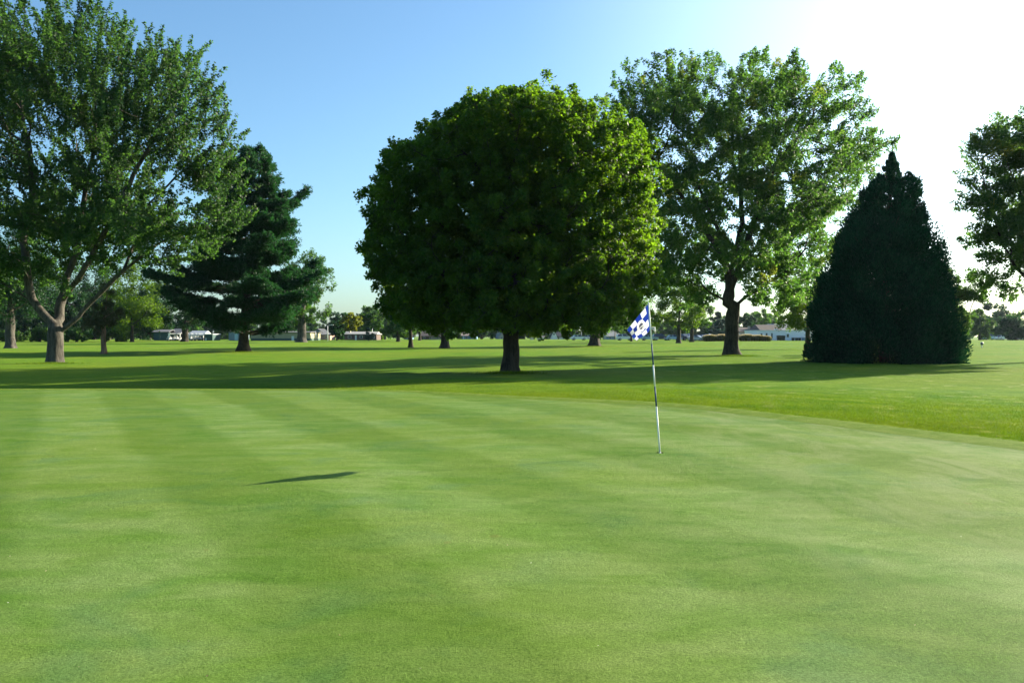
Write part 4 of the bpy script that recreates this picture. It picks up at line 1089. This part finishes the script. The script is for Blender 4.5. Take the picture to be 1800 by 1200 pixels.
def car(px, d, label, paint, kind='sedan', rz=0.0, group='cars parked beyond the lawn'):
    b_ = PD(px, d); o = empty('parked_car', b_, label, 'car', group, rz)
    if kind == 'sedan':
        L = 2.35; body = [(-2.3,.32),(-2.36,.6),(-2.25,.88),(-1.55,.98),(1.0,.98),(1.95,.86),(2.3,.7),(2.34,.4),(2.2,.3)]; cab = [(-1.65,.97),(-1.05,1.40),(.25,1.44),(1.1,.97)]
    elif kind == 'suv':
        body = [(-2.3,.38),(-2.35,.7),(-2.3,1.1),(.95,1.12),(2.0,1.02),(2.3,.85),(2.34,.5),(2.2,.36)]; cab = [(-2.25,1.10),(-2.0,1.68),(.15,1.74),(1.05,1.10)]
    else:
        body = [(-2.7,.42),(-2.75,1.05),(.95,1.08),(2.35,1.02),(2.7,.85),(2.72,.5),(2.6,.4)]; cab = [(-.75,1.06),(-.65,1.72),(.35,1.76),(1.25,1.06)]
    m = MB(); n_ = len(body)
    V = []
    for y, k, zz in ((-.88,.97,-.02),(-.93,1,0),(.93,1,0),(.88,.97,-.02)):
        V += [(x*k, y, z+zz if z > .6 else z) for x, z in body]
    Fc = [tuple(range(n_-1,-1,-1))[::-1], tuple(range(4*n_-1, 3*n_-1, -1))]
    for r_ in range(3):
        Fc += [(r_*n_+i, (r_+1)*n_+i, (r_+1)*n_+(i+1)%n_, r_*n_+(i+1)%n_) for i in range(n_)]
    m.add(V, Fc); 
    c4 = cab; V = [(c4[0][0],-.84,c4[0][1]),(c4[3][0],-.84,c4[3][1]),(c4[3][0],.84,c4[3][1]),(c4[0][0],.84,c4[0][1]),(c4[1][0],-.66,c4[1][1]),(c4[2][0],-.66,c4[2][1]),(c4[2][0],.66,c4[2][1]),(c4[1][0],.66,c4[1][1])]
    m.add(V, [(4,5,6,7),(0,1,5,4),(1,2,6,5),(2,3,7,6),(3,0,4,7)])
    m.build('body', PM[paint], o)
    def lerp(a, b_, t): return tuple(a[i]+(b_[i]-a[i])*t for i in range(3))
    def pane(q0, q1, q2, q3, off, name):
        q = [np.array(z) for z in (q0, q1, q2, q3)]; c = sum(q)/4; nn = np.cross(q[1]-q[0], q[3]-q[0]); nn /= np.linalg.norm(nn)
        q = [c+(z-c)*0.86+nn*off for z in q]; mm = MB(); mm.add(q+[z+nn*.008 for z in q], [(0,1,2,3),(7,6,5,4),(0,4,5,1),(1,5,6,2),(2,6,7,3),(3,7,4,0)]); mm.build(name, W['glass'], o)
    v = V
    mid0 = lerp(v[0], v[1], .48); mid1 = lerp(v[4], v[5], .5); mid2 = lerp(v[3], v[2], .48); mid3 = lerp(v[7], v[6], .5)
    pane(v[0], mid0, mid1, v[4], .006, 'window'); pane(mid0, v[1], v[5], mid1, .006, 'window')
    pane(mid2, v[3], v[7], mid3, .006, 'window'); pane(v[2], mid2, mid3, v[6], .006, 'window')
    pane(v[1], v[2], v[6], v[5], .006, 'windscreen'); pane(v[3], v[0], v[4], v[7], .006, 'rear_window')
    for x in (-1.42, 1.42):
        for y in (-.93, .93):
            s_ = 1 if y > 0 else -1
            mm = MB(); mm.tube([(x,y-.2*s_,.33),(x,y-.02*s_,.33),(x,y+.02*s_,.33)], [.33,.33,.29], 18); wh = mm.build('wheel', M['tyre'], o)
            mm = MB(); mm.tube([(x,y+.021*s_,.33),(x,y+.035*s_,.33)], [.19,.15], 14); mm.build('rim', M['rim'], wh)
    xf = body[-3][0] if kind == 'sedan' else 2.3
    for y in (-.66, .66):
        mm = MB(); mm.box(xf-.06, xf+.03, y-.17, y+.17, .66, .8); mm.build('headlight', M['headlight'], o)
        mm = MB(); mm.box(-2.40 if kind != 'pickup' else -2.78, -2.28 if kind != 'pickup' else -2.68, y-.15, y+.15, .72, .9); mm.build('tail_light', M['tail'], o)
    return o
R_ = radians
cars = [(1017,236,'white saloon car parked left of the thick forked trunk','white','sedan',R_(8)),
        (1036,238,'silver car half hidden by the thick forked trunk','silver','sedan',R_(-5)),
        (1098,232,'white car showing between the thick forked trunk and the flag','white','suv',R_(5)),
        (1141,226,'pale blue saloon car seen just behind the flagstick','lightblue','sedan',R_(3)),
        (1162,228,'dark blue saloon car just right of the flagstick','darkblue','suv',R_(4)),
        (1183,227,'white and green-tinged small car left of the small tree by the flag','lightblue','sedan',R_(12)),
        (1203,228,'black car right of the small tree trunk by the flag','black','suv',R_(-62)),
        (1212,232,'dark blue car second right of the small tree trunk by the flag','blue','suv',R_(-60)),
        (1226,221,'silver saloon car in front of the parked row','silver','sedan',R_(-40)),
        (1234,227,'grey saloon car right behind the silver one','grey','sedan',R_(-42)),
        (1240,222,'white low car at the front of the row, right of the silver one','white','sedan',R_(-48)),
        (1246,230,'dark blue tall car with white roof edge at the right end of the row','darkblue','suv',R_(-30)),
        (1762,262,'white car under the hazy trees at the far right','white','sedan',R_(20)),
        (1782,270,'silver car below the spreading tree at the right edge','silver','sedan',R_(-15)),
        (1739,268,'pale blue car right of the hazy rounded tree','lightblue','suv',R_(10))]
for px, d, lab, pt, kd_, rz in cars: car(px, d, lab, pt, kd_, rz)

def golf_cart(px, d, label, rz=0.0, col='white_shade'):
    o = empty('golf_cart', PD(px, d), label, 'golf cart', 'golf carts by the pavilions', rz)
    m = MB(); m.prism([(-1.15,.3),(-1.2,.75),(-.35,.8),(-.3,.45),(.35,.42),(.55,.95),(1.1,.75),(1.2,.35)], -.55, .55); m.build('body', PM[col], o)
    m = MB(); m.prism([(-1.0,1.83),(.75,1.83),(.7,1.92),(-.95,1.92)], -.58, .58); m.build('canopy', PM['white_shade'], o)
    for x, xt in ((-.95,-.85),(.6,.5)):
        for y in (-.5, .5):
            m = MB(); m.tube([(x,y,.75),(xt,y,1.83)], [.02,.02], 6); m.build('strut', W['black'], o)
    m = MB(); m.box(-.8,-.3,-.5,.5,.8,.92); m.box(-.85,-.75,-.5,.5,.92,1.3); m.build('seat', W['trim'], o)
    for x in (-.8, .82):
        for y in (-.5, .5):
            m = MB(); m.tube([(x,y-.09,.23),(x,y+.09,.23)], [.23,.23], 14); m.build('wheel', M['tyre'], o)
PM['white_shade'] = plain('shaded_white_cart_plastic', (0.42, 0.42, 0.40), 0.5)  # white cart plastic darkened in its colour for the shade it stands in
golf_cart(301.5, 222, 'white golf cart at the left end of the pavilion', R_(60))
golf_cart(312.5, 224, 'white golf cart inside the right half of the pavilion', R_(75))
golf_cart(336, 224, 'white golf cart at the left end of the long cart shelter', R_(80))
golf_cart(343, 225, 'white golf cart in the middle of the long cart shelter', R_(85))
golf_cart(350, 226, 'white golf cart at the right end of the long cart shelter', R_(70))

# ball washer on a post, far right
b_ = P(1726, 611.5); o = empty('ball_washer', b_, 'dark blue rounded box on a pale post on the far right lawn', 'ball washer')
k = b_[1]/F
m = MB(); m.tube([(0,0,-.1),(0,0,5.6*k)], [.07,.06], 10); m.build('post', W['trim'], o)
m = MB(); m.tube([(0,0,5.0*k),(0,0,5.6*k),(0,0,7*k),(0,0,8.6*k),(0,0,9.8*k),(0,0,10.6*k)], [.08,.17,.21,.2,.15,.04], 14); m.build('washer_body', PM['darkblue'], o)

# clumps of tall ornamental grass in front of the clubhouse
def grass_hedge(px, d, halfpx, toppx, label, n=2600):
    o = empty('ornamental_grass', PD(px, d), label, 'ornamental grass', 'pale grass clumps before the clubhouse'); B = np.array(o.location)
    w = halfpx*d/F; h = Z(toppx, d)-B[2]
    def mk(nm, n, mat, hh0, hh1, wd):
        a = RS.uniform(0, 2*pi, n); r = np.sqrt(RS.uniform(size=n)); x = r*np.cos(a)*w*0.85; y = r*np.sin(a)*1.1
        env = np.sqrt(np.clip(1-(x/w)**2*0.8, 0, 1))
        z1 = h*env*RS.uniform(hh0, hh1, n); z0 = z1*0 if mat == 'straw' else z1*0.8
        lx = x*0.22+RS.normal(size=n)*0.22; ly = y*.3+RS.normal(size=n)*0.25
        c0 = np.stack([x+(lx*.8 if mat == 'plume' else 0), y, z0], 1); c1 = np.stack([x+lx, y+ly, z1], 1)
        s = np.stack([np.cos(a*7), np.sin(a*7), 0*a], 1)*wd
        V = np.stack([c0-s, c0+s, c1+s*.4, c1-s*.4], 1)
        np_mesh(nm, V.reshape(-1,3), np.arange(n*4).reshape(n,4), M[mat], o)
    mk('foliage', n, 'straw', .55, 1.0, .07); mk('plumes', n//3, 'plume', .85, 1.12, .06)
for px, hp, tp, lab in ((1248,12,588.5,'pale ornamental grass clump nearest the parked cars'),(1268,9,588,'pale ornamental grass clump just left of the thick maple trunk'),
                        (1313,14,587.8,'wide ornamental grass clump just right of the thick maple trunk'),(1332,13,589,'middle ornamental grass clump before the white building'),(1346,9,590.5,'small ornamental grass clump at the right end, before the white building')):
    grass_hedge(px, 212, hp, tp, lab)

# bare, leaf-strewn soil round the nearest trunks
M['bare_soil'] = plain('bare_soil_and_leaf_crumbs', (0.050, 0.046, 0.018), 0.95, 0.05, 0.5, 9.0)
for px, py, w in ((97,638,1.15),(897,655,0.95),(1286,625,1.3),(428,618,1.3),(1045,608,1.5),(182,622,0.6)):
    c = P(px, py); na = 64; an = np.linspace(0, 2*pi, na, endpoint=False); ph = RS.uniform(0, 6, 4)
    rr_ = w*(1+0.18*np.sin(3*an+ph[0])+0.12*np.sin(7*an+ph[1])+0.08*np.sin(13*an+ph[2])+0.05*RS.normal(size=na))
    V = [];
    for k_ in (0.3, 0.7, 0.9, 1.0):
        x = c[0]+rr_*k_*np.cos(an); y = c[1]+rr_*k_*0.8*np.sin(an); V.append(np.stack([x, y, H(x, y)+(0.022 if k_ < 1 else -0.01)], 1))
    a = np.arange(na); b2 = (a+1) % na
    Fc = np.concatenate([np.stack([i*na+a, (i+1)*na+a, (i+1)*na+b2, i*na+b2], 1) for i in range(3)])
    tag(np_mesh('soil_patch', np.vstack(V), Fc, M['bare_soil'], smooth=True), kind='structure')

# grass tufts at the trunk feet
tufts = []
for px, py, w, n_ in ((1300,626,0.9,1500),(97,639,1.1,900),(1045,609,1.4,500),(897,656,0.9,900),(428,619,1.3,500)):
    c = P(px, py); q = RS.normal(size=(n_, 2))*w*np.array([1.0, 0.45]); tufts.append(q+c[:2]-np.array([0, .35]))
g = blades('grass_tufts', np.vstack(tufts), 0.16, 0.03, M['blade'], 0.8)
tag(g, 'longer unmown grass tufts at the feet of the tree trunks', 'grass', kind='stuff')

# bits of leaf and clippings lying on the turf
nd_ = 90
xy = np.stack([RS.uniform(-7, 7.5, nd_), RS.uniform(3.9, 20, nd_)], 1); xy = xy[np.abs(xy[:,0]) < xy[:,1]*0.6]
Cb = np.stack([xy[:,0], xy[:,1], H(xy[:,0], xy[:,1])+0.006], 1); Nb = RS.normal(size=Cb.shape)*0.35; Nb[:,2] = 1; Nb /= np.linalg.norm(Nb, axis=1, keepdims=True)
M['litter'] = leaf_mat('dry_leaf_bits', (0.14, 0.10, 0.04), (0.50, 0.46, 0.28), (1, 1, 1), 0.1, 3.0)
lt = leaves_mesh('leaf_litter', Cb, Nb, 0.017, 0.6, M['litter'], None)
tag(lt, 'tiny dry leaf bits and clippings scattered over the green', 'leaf litter', kind='stuff')

# ------------------------------------------------------------------ haze
m_, n_, l_ = nt('haze_air')
pv = n_.new('ShaderNodeVolumePrincipled'); pv.inputs['Color'].default_value = (0.62, 0.80, 1.0, 1)
pv.inputs['Density'].default_value = 0.000042; pv.inputs['Anisotropy'].default_value = 0.35
om = n_.new('ShaderNodeOutputMaterial'); l_.new(pv.outputs[0], om.inputs['Volume'])
mb = MB(); mb.box(-3400, 3400, -3400, 3400, -5.5, 34)
hz = mb.build('haze', m_); tag(hz, 'thin pale haze in the air', None, kind='stuff')
